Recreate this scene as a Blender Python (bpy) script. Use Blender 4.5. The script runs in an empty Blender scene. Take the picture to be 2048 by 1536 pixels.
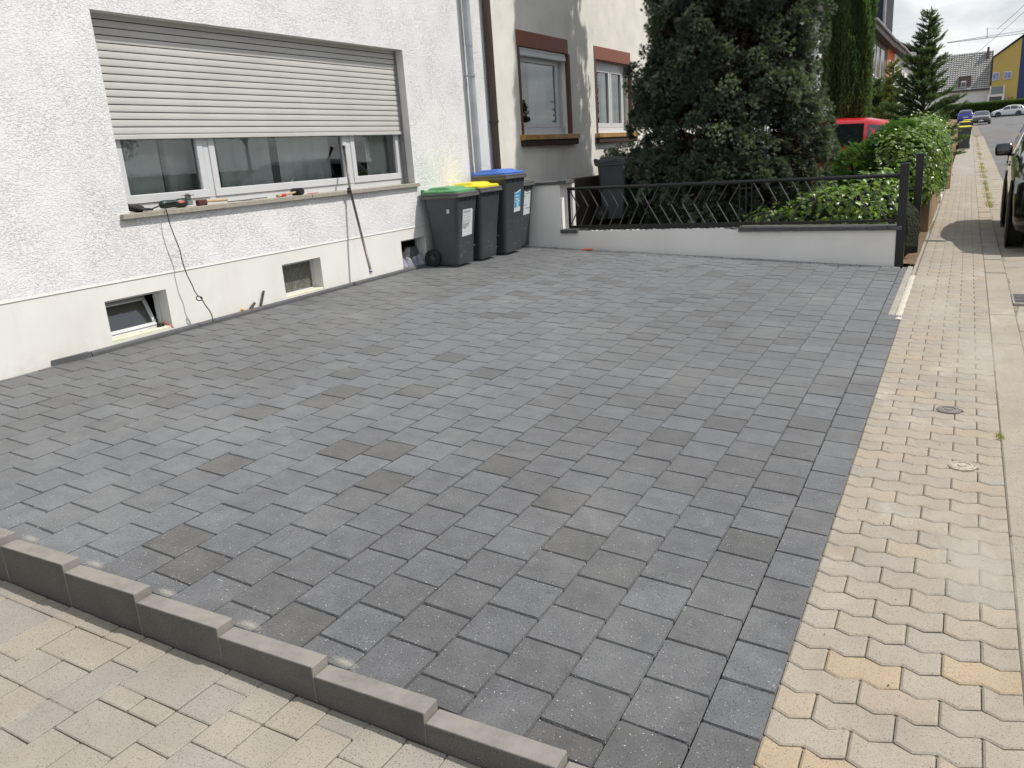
import bpy, math, random
import numpy as np
from mathutils import Vector, Matrix
random.seed(7); rng = np.random.default_rng(7)
SC = bpy.context.scene; COL = SC.collection; PI = math.pi

# ------------------------------------------------------------------ camera
cam = bpy.data.cameras.new('camera'); camo = bpy.data.objects.new('camera', cam); COL.objects.link(camo)
RR = Vector((0.87409089, 0.48101227, -0.06776656)); UU = Vector((-0.07611097, 0.27339891, 0.95888485)); FF = Vector((-0.47976268, 0.83299474, -0.2755858))
FPX = 1582.9
camo.matrix_world = Matrix(((RR.x, UU.x, -FF.x, 0), (RR.y, UU.y, -FF.y, 0), (RR.z, UU.z, -FF.z, 1.6), (0, 0, 0, 1)))
cam.sensor_width = 36; cam.lens = FPX / 2048 * 36; cam.clip_start = 0.05; cam.clip_end = 2000
SC.camera = camo
# ------------------------------------------------------------------ world / sun
SUNV = Vector((0.62, 0.28, 1.0)).normalized()
W = bpy.data.worlds.new("World"); SC.world = W; W.use_nodes = True
nt = W.node_tree; nt.nodes.clear(); N = nt.nodes.new; L = nt.links.new
sky = N('ShaderNodeTexSky'); sky.sky_type = 'NISHITA'; sky.sun_disc = False
sky.sun_elevation = math.asin(SUNV.z); sky.sun_rotation = math.atan2(SUNV.x, SUNV.y)
sky.air_density = 1.2; sky.dust_density = 3.0
tc = N('ShaderNodeTexCoord'); sep = N('ShaderNodeSeparateXYZ'); L(tc.outputs['Generated'], sep.inputs[0])
mx = N('ShaderNodeMath'); mx.operation = 'MAXIMUM'; mx.inputs[1].default_value = 0.0; L(sep.outputs['Z'], mx.inputs[0])
ad = N('ShaderNodeMath'); ad.operation = 'ADD'; ad.inputs[1].default_value = 0.16; L(mx.outputs[0], ad.inputs[0])
dv = N('ShaderNodeVectorMath'); dv.operation = 'DIVIDE'; L(tc.outputs['Generated'], dv.inputs[0])
cb = N('ShaderNodeCombineXYZ'); [L(ad.outputs[0], cb.inputs[i]) for i in range(3)]; L(cb.outputs[0], dv.inputs[1])
n1 = N('ShaderNodeTexNoise'); n1.inputs['Scale'].default_value = 1.5; n1.inputs['Detail'].default_value = 8; n1.inputs['Roughness'].default_value = .55; n1.inputs['Distortion'].default_value = .3
L(dv.outputs[0], n1.inputs['Vector'])
r1 = N('ShaderNodeValToRGB'); r1.color_ramp.elements[0].position = .36; r1.color_ramp.elements[0].color = (.60, .63, .67, 1)
r1.color_ramp.elements[1].position = .60; r1.color_ramp.elements[1].color = (1.0, 1.0, 1.0, 1); L(n1.outputs['Fac'], r1.inputs[0])
r2 = N('ShaderNodeValToRGB'); r2.color_ramp.elements[0].position = .0; r2.color_ramp.elements[0].color = (1, 1, 1, 1)
r2.color_ramp.elements[1].position = .75; r2.color_ramp.elements[1].color = (.84, .87, .92, 1)
L(mx.outputs[0], r2.inputs[0])
cm = N('ShaderNodeMix'); cm.data_type = 'RGBA'; cm.blend_type = 'MULTIPLY'; cm.inputs[0].default_value = 1
L(r1.outputs[0], cm.inputs[6]); L(r2.outputs[0], cm.inputs[7])
sc_ = N('ShaderNodeMix'); sc_.data_type = 'RGBA'; sc_.blend_type = 'MULTIPLY'; sc_.inputs[0].default_value = 1; L(cm.outputs[2], sc_.inputs[6]); sc_.inputs[7].default_value = (7.9, 7.95, 8.05, 1)
sc_.clamp_result = False
mm = N('ShaderNodeMix'); mm.data_type = 'RGBA'; mm.inputs[0].default_value = .82; L(sky.outputs[0], mm.inputs[6]); L(sc_.outputs[2], mm.inputs[7])
bg = N('ShaderNodeBackground'); bg.inputs['Strength'].default_value = .14; L(mm.outputs[2], bg.inputs[0])
wo = N('ShaderNodeOutputWorld'); L(bg.outputs[0], wo.inputs[0])
sun = bpy.data.lights.new('sun', 'SUN'); sun.energy = 3.9; sun.angle = math.radians(.6); sun.color = (1.0, .955, .89)
suno = bpy.data.objects.new('sun', sun); COL.objects.link(suno); suno.location = SUNV * 30
suno.rotation_euler = (-SUNV).to_track_quat('-Z', 'Y').to_euler()
SC.view_settings.view_transform = 'Standard'; SC.view_settings.look = 'None'; SC.view_settings.exposure = 0.0; SC.view_settings.gamma = 1; SC.view_settings.use_curve_mapping = False
SC.cycles.max_bounces = 6; SC.cycles.transparent_max_bounces = 12; SC.cycles.use_denoising = True

# ------------------------------------------------------------------ terrain functions
S = .2
def gz(x, y):
    X = x / S; Y = y / S
    return 1.6 + S * (-8.05330862 - .07697133 * X + .02641317 * Y + .00043492 * X * Y - .00020924 * Y * Y)
GX0 = S * -4.614975; GY0 = S * 10.59075; PV = S * 1.0048769
def gx(u): return GX0 + u * S
def gy(v): return GY0 + v * PV
_PY = [0, 9.5, 12, 16, 20, 26, 33, 41, 60, 80, 105, 140, 160, 400]
_PZ = [0, .166, .155, .14, .18, .25, .38, .5, .85, 1.15, 1.5, 2.3, 2.6, 5.0]
def hs(y):
    if y < 9.5: return gz(-.363, max(y, -6))
    return float(np.interp(y, _PY, _PZ))
def zsw(x, y): return hs(y) - .025 * (x + .363)
def zroad(x, y):
    b = hs(y) - .03
    if x > .43: b += -.02 + .02 * min(x - .43, 3)
    return b
def zn(x, y): return .046 - .0335 * (x + 1.19)

# ------------------------------------------------------------------ materials
MATS = {}
def mat(name, col, rough=.8, spec=.5, var=.12, vscale=8, speck=0, speckscale=350, bump=0, bscale=120, bdist=.004, metal=0, coat=0, tint=0, sat=(0, 0, 0), detail=4, dark=None, darkscale=1.5, darkamt=.0, randobj=0):
    if name in MATS: return MATS[name]
    m = bpy.data.materials.new(name); m.use_nodes = True; t = m.node_tree; n = t.nodes; l = t.links.new
    b = n['Principled BSDF']; b.inputs['Roughness'].default_value = rough; b.inputs['Metallic'].default_value = metal
    b.inputs['Specular IOR Level'].default_value = spec; b.inputs['Coat Weight'].default_value = coat; b.inputs['Coat Roughness'].default_value = .03
    tcn = n.new('ShaderNodeTexCoord'); geo = n.new('ShaderNodeNewGeometry'); pos = geo.outputs['Position']
    def mixc(a, c, f, mode='MIX'):
        q = n.new('ShaderNodeMix'); q.data_type = 'RGBA'; q.blend_type = mode
        for s, i in ((a, 6), (c, 7)):
            if isinstance(s, tuple): q.inputs[i].default_value = s
            else: l(s, q.inputs[i])
        if isinstance(f, (int, float)): q.inputs[0].default_value = f
        else: l(f, q.inputs[0])
        return q.outputs[2]
    c4 = (*col, 1); out = None
    nz = n.new('ShaderNodeTexNoise'); nz.inputs['Scale'].default_value = vscale; nz.inputs['Detail'].default_value = detail; l(pos, nz.inputs['Vector'])
    rp = n.new('ShaderNodeMapRange'); rp.inputs['From Min'].default_value = .3; rp.inputs['From Max'].default_value = .7
    rp.inputs['To Min'].default_value = 1 - var; rp.inputs['To Max'].default_value = 1 + var; l(nz.outputs['Fac'], rp.inputs[0])
    out = mixc(c4, (0, 0, 0, 1), 0.0)
    vm = n.new('ShaderNodeVectorMath'); vm.operation = 'SCALE'; l(out, vm.inputs[0]); l(rp.outputs[0], vm.inputs['Scale']); out = vm.outputs[0]
    if tint:
        at = n.new('ShaderNodeAttribute'); at.attribute_name = 'tint'
        mr = n.new('ShaderNodeMapRange'); mr.inputs['To Min'].default_value = 1 - tint; mr.inputs['To Max'].default_value = 1 + tint; l(at.outputs['Fac'], mr.inputs[0])
        v2 = n.new('ShaderNodeVectorMath'); v2.operation = 'SCALE'; l(out, v2.inputs[0]); l(mr.outputs[0], v2.inputs['Scale']); out = v2.outputs[0]
        if dark is not None:
            out = mixc(out, mixc(out, (*dark, 1), 1.0, 'MULTIPLY'), at.outputs['Fac'])
    elif dark is not None and darkamt:
        nd = n.new('ShaderNodeTexNoise'); nd.inputs['Scale'].default_value = darkscale; nd.inputs['Detail'].default_value = 6; l(pos, nd.inputs['Vector'])
        rd = n.new('ShaderNodeMapRange'); rd.inputs['From Min'].default_value = .48; rd.inputs['From Max'].default_value = .72; rd.inputs['To Max'].default_value = darkamt; l(nd.outputs['Fac'], rd.inputs[0])
        out = mixc(out, (*dark, 1), rd.outputs[0])
    if randobj:
        oi = n.new('ShaderNodeObjectInfo'); mr = n.new('ShaderNodeMapRange'); mr.inputs['To Min'].default_value = 1 - randobj; mr.inputs['To Max'].default_value = 1 + randobj; l(oi.outputs['Random'], mr.inputs[0])
        v2 = n.new('ShaderNodeVectorMath'); v2.operation = 'SCALE'; l(out, v2.inputs[0]); l(mr.outputs[0], v2.inputs['Scale']); out = v2.outputs[0]
    if speck:
        ns = n.new('ShaderNodeTexNoise'); ns.inputs['Scale'].default_value = speckscale; ns.inputs['Detail'].default_value = 1.5; l(pos, ns.inputs['Vector'])
        a = n.new('ShaderNodeMapRange'); a.inputs['From Min'].default_value = .40; a.inputs['From Max'].default_value = .33; l(ns.outputs['Fac'], a.inputs[0])
        out = mixc(out, (col[0] * .42, col[1] * .42, col[2] * .42, 1), a.outputs[0])
        a = n.new('ShaderNodeMapRange'); a.inputs['From Min'].default_value = .70; a.inputs['From Max'].default_value = .76; a.inputs['To Max'].default_value = speck; l(ns.outputs['Fac'], a.inputs[0])
        out = mixc(out, (.7, .69, .66, 1), a.outputs[0])
    l(out, b.inputs['Base Color'])
    if bump:
        nb = n.new('ShaderNodeTexNoise'); nb.inputs['Scale'].default_value = bscale; nb.inputs['Detail'].default_value = 3; l(pos, nb.inputs['Vector'])
        bp = n.new('ShaderNodeBump'); bp.inputs['Strength'].default_value = bump; bp.inputs['Distance'].default_value = bdist; l(nb.outputs['Fac'], bp.inputs['Height']); l(bp.outputs[0], b.inputs['Normal'])
    MATS[name] = m; return m
def stucco(name, col, scale, dist, dirt):
    m = mat(name, col, rough=.9, spec=.2, var=.03, vscale=1.5, dark=dirt, darkscale=.9, darkamt=.22)
    t = m.node_tree; n = t.nodes; l = t.links.new; b = n['Principled BSDF']
    geo = n.new('ShaderNodeNewGeometry')
    mp = n.new('ShaderNodeMapping'); mp.inputs['Scale'].default_value = (1, .8, 1.5); mp.inputs['Rotation'].default_value = (.42, 0, 0); l(geo.outputs['Position'], mp.inputs[0])
    a = n.new('ShaderNodeTexNoise'); a.inputs['Scale'].default_value = scale; a.inputs['Detail'].default_value = 2.5; a.inputs['Distortion'].default_value = .9; l(mp.outputs[0], a.inputs['Vector'])
    r = n.new('ShaderNodeMapRange'); r.interpolation_type = 'SMOOTHSTEP'; r.inputs['From Min'].default_value = .50; r.inputs['From Max'].default_value = .585; l(a.outputs['Fac'], r.inputs[0])
    a2 = n.new('ShaderNodeTexNoise'); a2.inputs['Scale'].default_value = scale * 2.7; a2.inputs['Detail'].default_value = 2; l(mp.outputs[0], a2.inputs['Vector'])
    s = n.new('ShaderNodeMath'); s.operation = 'MULTIPLY_ADD'; s.inputs[1].default_value = .3; l(a2.outputs['Fac'], s.inputs[0]); l(r.outputs[0], s.inputs[2])
    lg = n.new('ShaderNodeTexNoise'); lg.inputs['Scale'].default_value = 3.2; lg.inputs['Detail'].default_value = 4; l(geo.outputs['Position'], lg.inputs['Vector'])
    lr = n.new('ShaderNodeMapRange'); lr.inputs['From Min'].default_value = .35; lr.inputs['From Max'].default_value = .62; lr.inputs['To Min'].default_value = .62; lr.inputs['To Max'].default_value = 1.1; l(lg.outputs['Fac'], lr.inputs[0])
    bp = n.new('ShaderNodeBump'); l(lr.outputs[0], bp.inputs['Strength']); bp.inputs['Distance'].default_value = dist; l(s.outputs[0], bp.inputs['Height']); l(bp.outputs[0], b.inputs['Normal'])
    return m
def paint(name, col, rough=.25, metal=0, coat=1.0):
    return mat(name, col, rough=rough, var=.02, vscale=3, metal=metal, coat=coat)
def glass(name, tint=(.84, .88, .86), refl=1.0, rough=.0):
    if name in MATS: return MATS[name]
    m = bpy.data.materials.new(name); m.use_nodes = True; t = m.node_tree; n = t.nodes; l = t.links.new; n.remove(n['Principled BSDF'])
    tr = n.new('ShaderNodeBsdfTransparent'); tr.inputs[0].default_value = (*tint, 1)
    gl = n.new('ShaderNodeBsdfGlossy'); gl.inputs['Roughness'].default_value = rough; gl.inputs['Color'].default_value = (.9, .95, .95, 1)
    fr = n.new('ShaderNodeFresnel'); fr.inputs[0].default_value = 1.55
    k = n.new('ShaderNodeMath'); k.operation = 'MULTIPLY_ADD'; k.inputs[1].default_value = 1.6 * refl; k.inputs[2].default_value = .02; k.use_clamp = True; l(fr.outputs[0], k.inputs[0])
    mi = n.new('ShaderNodeMixShader'); l(k.outputs[0], mi.inputs[0]); l(tr.outputs[0], mi.inputs[1]); l(gl.outputs[0], mi.inputs[2]); l(mi.outputs[0], n['Material Output'].inputs[0])
    MATS[name] = m; return m
def leafmat(name, c1, c2, trans=.3, rough=.5, spec=.4, vscale=2.0):
    if name in MATS: return MATS[name]
    m = bpy.data.materials.new(name); m.use_nodes = True; t = m.node_tree; n = t.nodes; l = t.links.new; b = n['Principled BSDF']
    at = n.new('ShaderNodeAttribute'); at.attribute_name = 'tint'
    mx_ = n.new('ShaderNodeMix'); mx_.data_type = 'RGBA'; mx_.inputs[6].default_value = (*c1, 1); mx_.inputs[7].default_value = (*c2, 1); l(at.outputs['Fac'], mx_.inputs[0])
    l(mx_.outputs[2], b.inputs['Base Color']); b.inputs['Roughness'].default_value = rough; b.inputs['Specular IOR Level'].default_value = spec
    tl = n.new('ShaderNodeBsdfTranslucent'); hs_ = n.new('ShaderNodeMix'); hs_.data_type = 'RGBA'; hs_.blend_type = 'MULTIPLY'; hs_.inputs[0].default_value = 1; l(mx_.outputs[2], hs_.inputs[6]); hs_.inputs[7].default_value = (1.5, 1.7, .6, 1)
    l(hs_.outputs[2], tl.inputs[0]); mi = n.new('ShaderNodeMixShader'); mi.inputs[0].default_value = trans; l(b.outputs[0], mi.inputs[1]); l(tl.outputs[0], mi.inputs[2]); l(mi.outputs[0], n['Material Output'].inputs[0])
    MATS[name] = m; return m

M_pave = mat('anthracite_concrete', (.094, .099, .108), rough=.62, spec=.5, var=.18, vscale=12, speck=.7, speckscale=170, bump=.8, bscale=170, bdist=.004, tint=-.24, dark=(1.0, .93, .84), detail=8)
M_joint = mat('joint_sand', (.022, .021, .019), rough=1, var=.5, vscale=60)
M_zp = mat('beige_concrete', (.375, .338, .285), rough=.85, spec=.3, var=.07, vscale=7, speck=.25, speckscale=260, bump=.3, bscale=240, bdist=.002, tint=.13, dark=(.92, .81, .66))
M_slab = mat('kerb_concrete', (.365, .338, .287), rough=.9, spec=.3, var=.10, vscale=3, speck=.3, speckscale=200, bump=.4, bscale=180, bdist=.003, tint=.08, dark=(.9, .82, .72))
M_nb = mat('greige_concrete', (.315, .298, .258), rough=.85, spec=.3, var=.08, vscale=5, speck=.22, speckscale=240, bump=.3, bscale=160, bdist=.003, tint=.08, dark=(.97, .92, .86))
M_sandj = mat('light_joint_sand', (.20, .18, .14), rough=1, var=.35, vscale=40)
M_kerb = mat('dark_kerb_concrete', (.115, .108, .098), rough=.85, spec=.35, var=.14, vscale=6, speck=.5, speckscale=240, bump=.4, bscale=220, bdist=.002, randobj=.10)
def dust_and_sunlit(m, col, lo=.6, hi=.95, amt=.9, noise=6):
    t = m.node_tree; n = t.nodes; l = t.links.new; b = n['Principled BSDF']; src = b.inputs['Base Color'].links[0].from_socket
    g_ = n.new('ShaderNodeNewGeometry'); sp = n.new('ShaderNodeSeparateXYZ'); l(g_.outputs['True Normal'], sp.inputs[0])
    mr = n.new('ShaderNodeMapRange'); mr.inputs['From Min'].default_value = lo; mr.inputs['From Max'].default_value = hi; l(sp.outputs['Z'], mr.inputs[0])
    mr2 = n.new('ShaderNodeMapRange'); mr2.inputs['From Min'].default_value = .15; mr2.inputs['From Max'].default_value = .55; l(sp.outputs['X'], mr2.inputs[0])  # besides dusty tops, faces towards +x are painted lighter as if sunlit
    mxx = n.new('ShaderNodeMath'); mxx.operation = 'MAXIMUM'; l(mr.outputs[0], mxx.inputs[0]); l(mr2.outputs[0], mxx.inputs[1])
    nz = n.new('ShaderNodeTexNoise'); nz.inputs['Scale'].default_value = noise; nz.inputs['Detail'].default_value = 7; nz.inputs['Roughness'].default_value = .65; l(g_.outputs['Position'], nz.inputs['Vector'])
    m3 = n.new('ShaderNodeMapRange'); m3.inputs['From Min'].default_value = .28; m3.inputs['From Max'].default_value = .58; m3.inputs['To Min'].default_value = amt * .45; m3.inputs['To Max'].default_value = amt; l(nz.outputs['Fac'], m3.inputs[0])
    mu = n.new('ShaderNodeMath'); mu.operation = 'MULTIPLY'; l(mxx.outputs[0], mu.inputs[0]); l(m3.outputs[0], mu.inputs[1])
    q = n.new('ShaderNodeMix'); q.data_type = 'RGBA'; l(mu.outputs[0], q.inputs[0]); l(src, q.inputs[6]); q.inputs[7].default_value = (*col, 1); l(q.outputs[2], b.inputs['Base Color'])
dust_and_sunlit(M_kerb, (.265, .248, .222), amt=.95, noise=9)
def blotch(m, col, scale, lo, hi, amt, det=8, z0=None, z1=None, stretch=None):
    t = m.node_tree; n = t.nodes; l = t.links.new; b = n['Principled BSDF']; src = b.inputs['Base Color'].links[0].from_socket
    g_ = n.new('ShaderNodeNewGeometry'); nz = n.new('ShaderNodeTexNoise'); nz.inputs['Scale'].default_value = scale; nz.inputs['Detail'].default_value = det; nz.inputs['Roughness'].default_value = .68; nz.inputs['Distortion'].default_value = .4
    if stretch:
        mp = n.new('ShaderNodeMapping'); mp.inputs['Scale'].default_value = stretch; l(g_.outputs['Position'], mp.inputs[0]); l(mp.outputs[0], nz.inputs['Vector'])
    else: l(g_.outputs['Position'], nz.inputs['Vector'])
    m3 = n.new('ShaderNodeMapRange'); m3.inputs['From Min'].default_value = lo; m3.inputs['From Max'].default_value = hi; m3.inputs['To Max'].default_value = amt; l(nz.outputs['Fac'], m3.inputs[0]); f = m3.outputs[0]
    if z0 is not None:
        sp = n.new('ShaderNodeSeparateXYZ'); l(g_.outputs['Position'], sp.inputs[0]); mz = n.new('ShaderNodeMapRange'); mz.inputs['From Min'].default_value = z1; mz.inputs['From Max'].default_value = z0; l(sp.outputs['Z'], mz.inputs[0])
        mu = n.new('ShaderNodeMath'); mu.operation = 'MULTIPLY'; l(f, mu.inputs[0]); l(mz.outputs[0], mu.inputs[1]); f = mu.outputs[0]
    q = n.new('ShaderNodeMix'); q.data_type = 'RGBA'; l(f, q.inputs[0]); l(src, q.inputs[6]); q.inputs[7].default_value = (*col, 1); l(q.outputs[2], b.inputs['Base Color'])
blotch(M_pave, (.23, .23, .22), 1.3, .50, .80, .5); blotch(M_pave, (.36, .35, .33), 14, .66, .80, .55); blotch(M_pave, (.045, .043, .04), 2.1, .56, .80, .45)
blotch(M_zp, (.20, .17, .13), 2.3, .52, .80, .5); blotch(M_zp, (.55, .52, .45), 1.4, .54, .74, .55); blotch(M_zp, (.14, .11, .08), 22, .64, .80, .5)
blotch(M_nb, (.24, .22, .18), 2.0, .54, .80, .45); blotch(M_nb, (.42, .40, .35), 9, .60, .78, .45)
blotch(M_slab, (.22, .19, .15), 1.7, .50, .78, .5); blotch(M_slab, (.12, .10, .08), 25, .63, .80, .5); blotch(M_slab, (.54, .51, .44), 1.1, .56, .74, .6)
def sheen(m, w, r, c=(1, 1, 1)):
    b = m.node_tree.nodes['Principled BSDF']; b.inputs['Sheen Weight'].default_value = w; b.inputs['Sheen Roughness'].default_value = r; b.inputs['Sheen Tint'].default_value = (*c, 1)
sheen(M_pave, .38, .45, (.97, .99, 1))
M_edge = mat('edging_concrete', (.105, .105, .11), rough=.8, var=.12, vscale=9, speck=.4, bump=.3, bscale=200, bdist=.002)
M_asph = mat('asphalt', (.155, .153, .15), rough=.9, spec=.4, var=.16, vscale=1.4, speck=.35, speckscale=160, bump=.5, bscale=150, bdist=.004, dark=(.10, .10, .10), darkscale=.35, darkamt=.5)
M_soil = mat('soil', (.21, .145, .095), rough=1, spec=.1, var=.4, vscale=30, bump=1, bscale=70, bdist=.02)
M_grass = mat('lawn', (.07, .10, .035), rough=1, spec=.1, var=.3, vscale=5, bump=1, bscale=60, bdist=.03)
M_wall = stucco('white_scraped_render', (.83, .83, .825), 56, .0040, (.70, .685, .67))
M_plinth = mat('white_plinth_paint', (.80, .79, .75), rough=.6, spec=.3, var=.03, vscale=2.5, bump=.25, bscale=12, bdist=.004, dark=(.66, .62, .53), darkscale=1.6, darkamt=.35)
M_wall2 = stucco('cream_render', (.89, .865, .79), 110, .0022, (.66, .62, .55))
M_reveal = mat('reveal_paint', (.66, .65, .63), rough=.8, var=.05, vscale=6, bump=.3, bscale=60, bdist=.002)
M_pvc = mat('white_pvc', (.60, .61, .625), rough=.3, spec=.5, var=.02)
M_shut = mat('shutter_plastic', (.56, .55, .52), rough=.5, var=.03, vscale=3, dark=(.42, .40, .35), darkscale=2.2, darkamt=.22)
M_sill = mat('stone_sill', (.36, .33, .27), rough=.8, var=.15, vscale=30, speck=.5, speckscale=300, bump=.3, bscale=200)
M_black = mat('black_rubber', (.016, .016, .017), rough=.7, var=.1)
M_dark = mat('dark_interior', (.05, .052, .045), rough=1, var=.1)
M_curt = mat('net_curtain', (.85, .88, .86), rough=.9, var=.06, vscale=3)
M_glass = glass('window_glass')
M_zinc = mat('zinc', (.40, .42, .45), rough=.6, metal=.3, var=.12, vscale=5)
M_brownm = mat('brown_metal', (.055, .035, .025), rough=.5, var=.15, vscale=5)
M_fence = mat('anthracite_metal', (.010, .0105, .011), rough=.36, spec=.5, var=.06)
M_gwall = mat('garden_wall_render', (.87, .85, .81), rough=.85, spec=.3, var=.04, vscale=2, bump=.4, bscale=90, bdist=.003, dark=(.62, .59, .54), darkscale=1.1, darkamt=.30)
M_white = mat('white_paint', (.74, .73, .70), rough=.7, var=.04, vscale=6, bump=.3, bscale=50)
M_cap = mat('capstone_concrete', (.10, .10, .10), rough=.8, var=.12, vscale=9, speck=.3)
M_red = mat('oxide_red_paint', (.24, .085, .055), rough=.6, var=.06, vscale=4)
M_tile = mat('ochre_tile', (.42, .24, .07), rough=.35, spec=.5, var=.2, vscale=18, randobj=.15)
M_brwall = mat('dark_brown_render', (.045, .026, .02), rough=.9, var=.15, vscale=6, bump=.4, bscale=90)
M_plwall = mat('brown_planter_render', (.27, .18, .10), rough=.9, var=.2, vscale=4, bump=.6, bscale=50, bdist=.006, dark=(.12, .09, .06), darkscale=1.5, darkamt=.6)
M_bin = mat('bin_plastic', (.047, .054, .058), rough=.42, spec=.5, var=.12, vscale=6, bump=.15, bscale=300, bdist=.001)
M_bark = mat('bark', (.09, .06, .04), rough=1, var=.3, vscale=20, bump=1, bscale=40, bdist=.02)
M_tyre = mat('tyre', (.018, .018, .018), rough=.8, var=.15, vscale=20, bump=.4, bscale=80)
M_rim = mat('alloy', (.45, .45, .46), rough=.3, metal=.8, var=.03)
M_wood = mat('wood', (.48, .34, .20), rough=.6, var=.2, vscale=25)
blotch(M_plinth, (.50, .47, .40), 5, .45, .75, .6, z0=.42, z1=.62); blotch(M_plinth, (.60, .58, .52), 3, .52, .8, .35, stretch=(1, 2.5, .5))
blotch(M_wall, (.60, .58, .55), 1.2, .58, .85, .4, stretch=(1, 3, .4)); blotch(M_wall, (.58, .48, .42), 2.4, .70, .82, .35)
blotch(M_wall2, (.55, .52, .46), 2.5, .55, .85, .5, stretch=(1, 3, .35))

# ------------------------------------------------------------------ mesh helper
WM = {}
def I4(): return Matrix.Identity(4)
class MB:
    def __init__(s): s.v = []; s.f = []; s.m = []
    def add(s, vs, fs, mi=0, M=None):
        b = len(s.v)
        for p in vs: s.v.append(tuple(M @ Vector(p)) if M is not None else tuple(p))
        for f in fs: s.f.append(tuple(b + i for i in f)); s.m.append(mi)
        return s
    def box(s, a, b, mi=0, M=None):
        x0, y0, z0 = a; x1, y1, z1 = b
        if x0 > x1: x0, x1 = x1, x0
        if y0 > y1: y0, y1 = y1, y0
        if z0 > z1: z0, z1 = z1, z0
        return s.add([(x0, y0, z0), (x1, y0, z0), (x1, y1, z0), (x0, y1, z0), (x0, y0, z1), (x1, y0, z1), (x1, y1, z1), (x0, y1, z1)],
                     [(0, 3, 2, 1), (4, 5, 6, 7), (0, 1, 5, 4), (1, 2, 6, 5), (2, 3, 7, 6), (3, 0, 4, 7)], mi, M)
    def bbox(s, a, b, c=.004, mi=0, M=None):
        # box with all edges chamfered
        lo = [min(a[i], b[i]) for i in range(3)]; hi = [max(a[i], b[i]) for i in range(3)]
        c = min(c, min(hi[i] - lo[i] for i in range(3)) * .45)
        vs = []; idx = {}
        for sx in (0, 1):
            for sy in (0, 1):
                for sz in (0, 1):
                    cn = [hi[0] if sx else lo[0], hi[1] if sy else lo[1], hi[2] if sz else lo[2]]; sg = [-1 if t else 1 for t in (sx, sy, sz)]
                    for ax in range(3):
                        p = [cn[i] + (0 if i == ax else sg[i] * c) for i in range(3)]; idx[(sx, sy, sz, ax)] = len(vs); vs.append(p)
        fs = []
        def q(l): fs.append(tuple(idx[k] for k in l))
        q([(0, 0, 0, 0), (0, 0, 1, 0), (0, 1, 1, 0), (0, 1, 0, 0)]); q([(1, 0, 0, 0), (1, 1, 0, 0), (1, 1, 1, 0), (1, 0, 1, 0)])
        q([(0, 0, 0, 1), (1, 0, 0, 1), (1, 0, 1, 1), (0, 0, 1, 1)]); q([(0, 1, 0, 1), (0, 1, 1, 1), (1, 1, 1, 1), (1, 1, 0, 1)])
        q([(0, 0, 0, 2), (0, 1, 0, 2), (1, 1, 0, 2), (1, 0, 0, 2)]); q([(0, 0, 1, 2), (1, 0, 1, 2), (1, 1, 1, 2), (0, 1, 1, 2)])
        for sx in (0, 1):
            for sy in (0, 1): q([(sx, sy, 0, 0), (sx, sy, 1, 0), (sx, sy, 1, 1), (sx, sy, 0, 1)])
            for sz in (0, 1): q([(sx, 0, sz, 0), (sx, 1, sz, 0), (sx, 1, sz, 2), (sx, 0, sz, 2)])
        for sy in (0, 1):
            for sz in (0, 1): q([(0, sy, sz, 1), (1, sy, sz, 1), (1, sy, sz, 2), (0, sy, sz, 2)])
            for sz in (0, 1):
                for sx in (0, 1): q([(sx, sy, sz, 0), (sx, sy, sz, 1), (sx, sy, sz, 2)])
        return s.add(vs, fs, mi, M)
    def tube(s, pts, r, n=8, mi=0, caps=True, M=None):
        pts = [Vector(p) for p in pts]; rs = r if isinstance(r, (list, tuple)) else [r] * len(pts)
        vs = []; fs = []; up = None
        for i, p in enumerate(pts):
            d = (pts[min(i + 1, len(pts) - 1)] - pts[max(i - 1, 0)]).normalized()
            if up is None: up = Vector((0, 0, 1)) if abs(d.z) < .9 else Vector((1, 0, 0))
            a = d.cross(up).normalized(); b = a.cross(d).normalized(); up = b
            for k in range(n):
                t = 2 * PI * k / n; vs.append(p + (a * math.cos(t) + b * math.sin(t)) * rs[i])
        for i in range(len(pts) - 1):
            for k in range(n):
                k2 = (k + 1) % n; fs.append((i * n + k, i * n + k2, (i + 1) * n + k2, (i + 1) * n + k))
        if caps: fs.append(tuple(range(n))); fs.append(tuple((len(pts) - 1) * n + k for k in reversed(range(n))))
        return s.add(vs, fs, mi, M)
    def poly(s, pts, mi=0, M=None): return s.add(pts, [tuple(range(len(pts)))], mi, M)
    def prism(s, pts, d, mi=0, M=None):   # extrude polygon pts by vector d
        n = len(pts); d = Vector(d); vs = [Vector(p) for p in pts] + [Vector(p) + d for p in pts]
        fs = [tuple(reversed(range(n))), tuple(range(n, 2 * n))] + [(i, (i + 1) % n, n + (i + 1) % n, n + i) for i in range(n)]
        return s.add(vs, fs, mi, M)
    def lathe(s, prof, n=16, mi=0, M=None):  # profile (r,z) about z
        vs = []; fs = []
        for r, z in prof:
            for k in range(n): vs.append((r * math.cos(2 * PI * k / n), r * math.sin(2 * PI * k / n), z))
        for i in range(len(prof) - 1):
            for k in range(n): k2 = (k + 1) % n; fs.append((i * n + k, i * n + k2, (i + 1) * n + k2, (i + 1) * n + k))
        fs.append(tuple(range(n))); fs.append(tuple((len(prof) - 1) * n + k for k in reversed(range(n))))
        return s.add(vs, fs, mi, M)
    def grid(s, fn, us, vs_, mi=0):
        b = len(s.v)
        for u in us:
            for v in vs_: s.v.append(tuple(fn(u, v)))
        nv = len(vs_)
        for i in range(len(us) - 1):
            for j in range(nv - 1): s.f.append((b + i * nv + j, b + (i + 1) * nv + j, b + (i + 1) * nv + j + 1, b + i * nv + j + 1)); s.m.append(mi)
        return s
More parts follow.
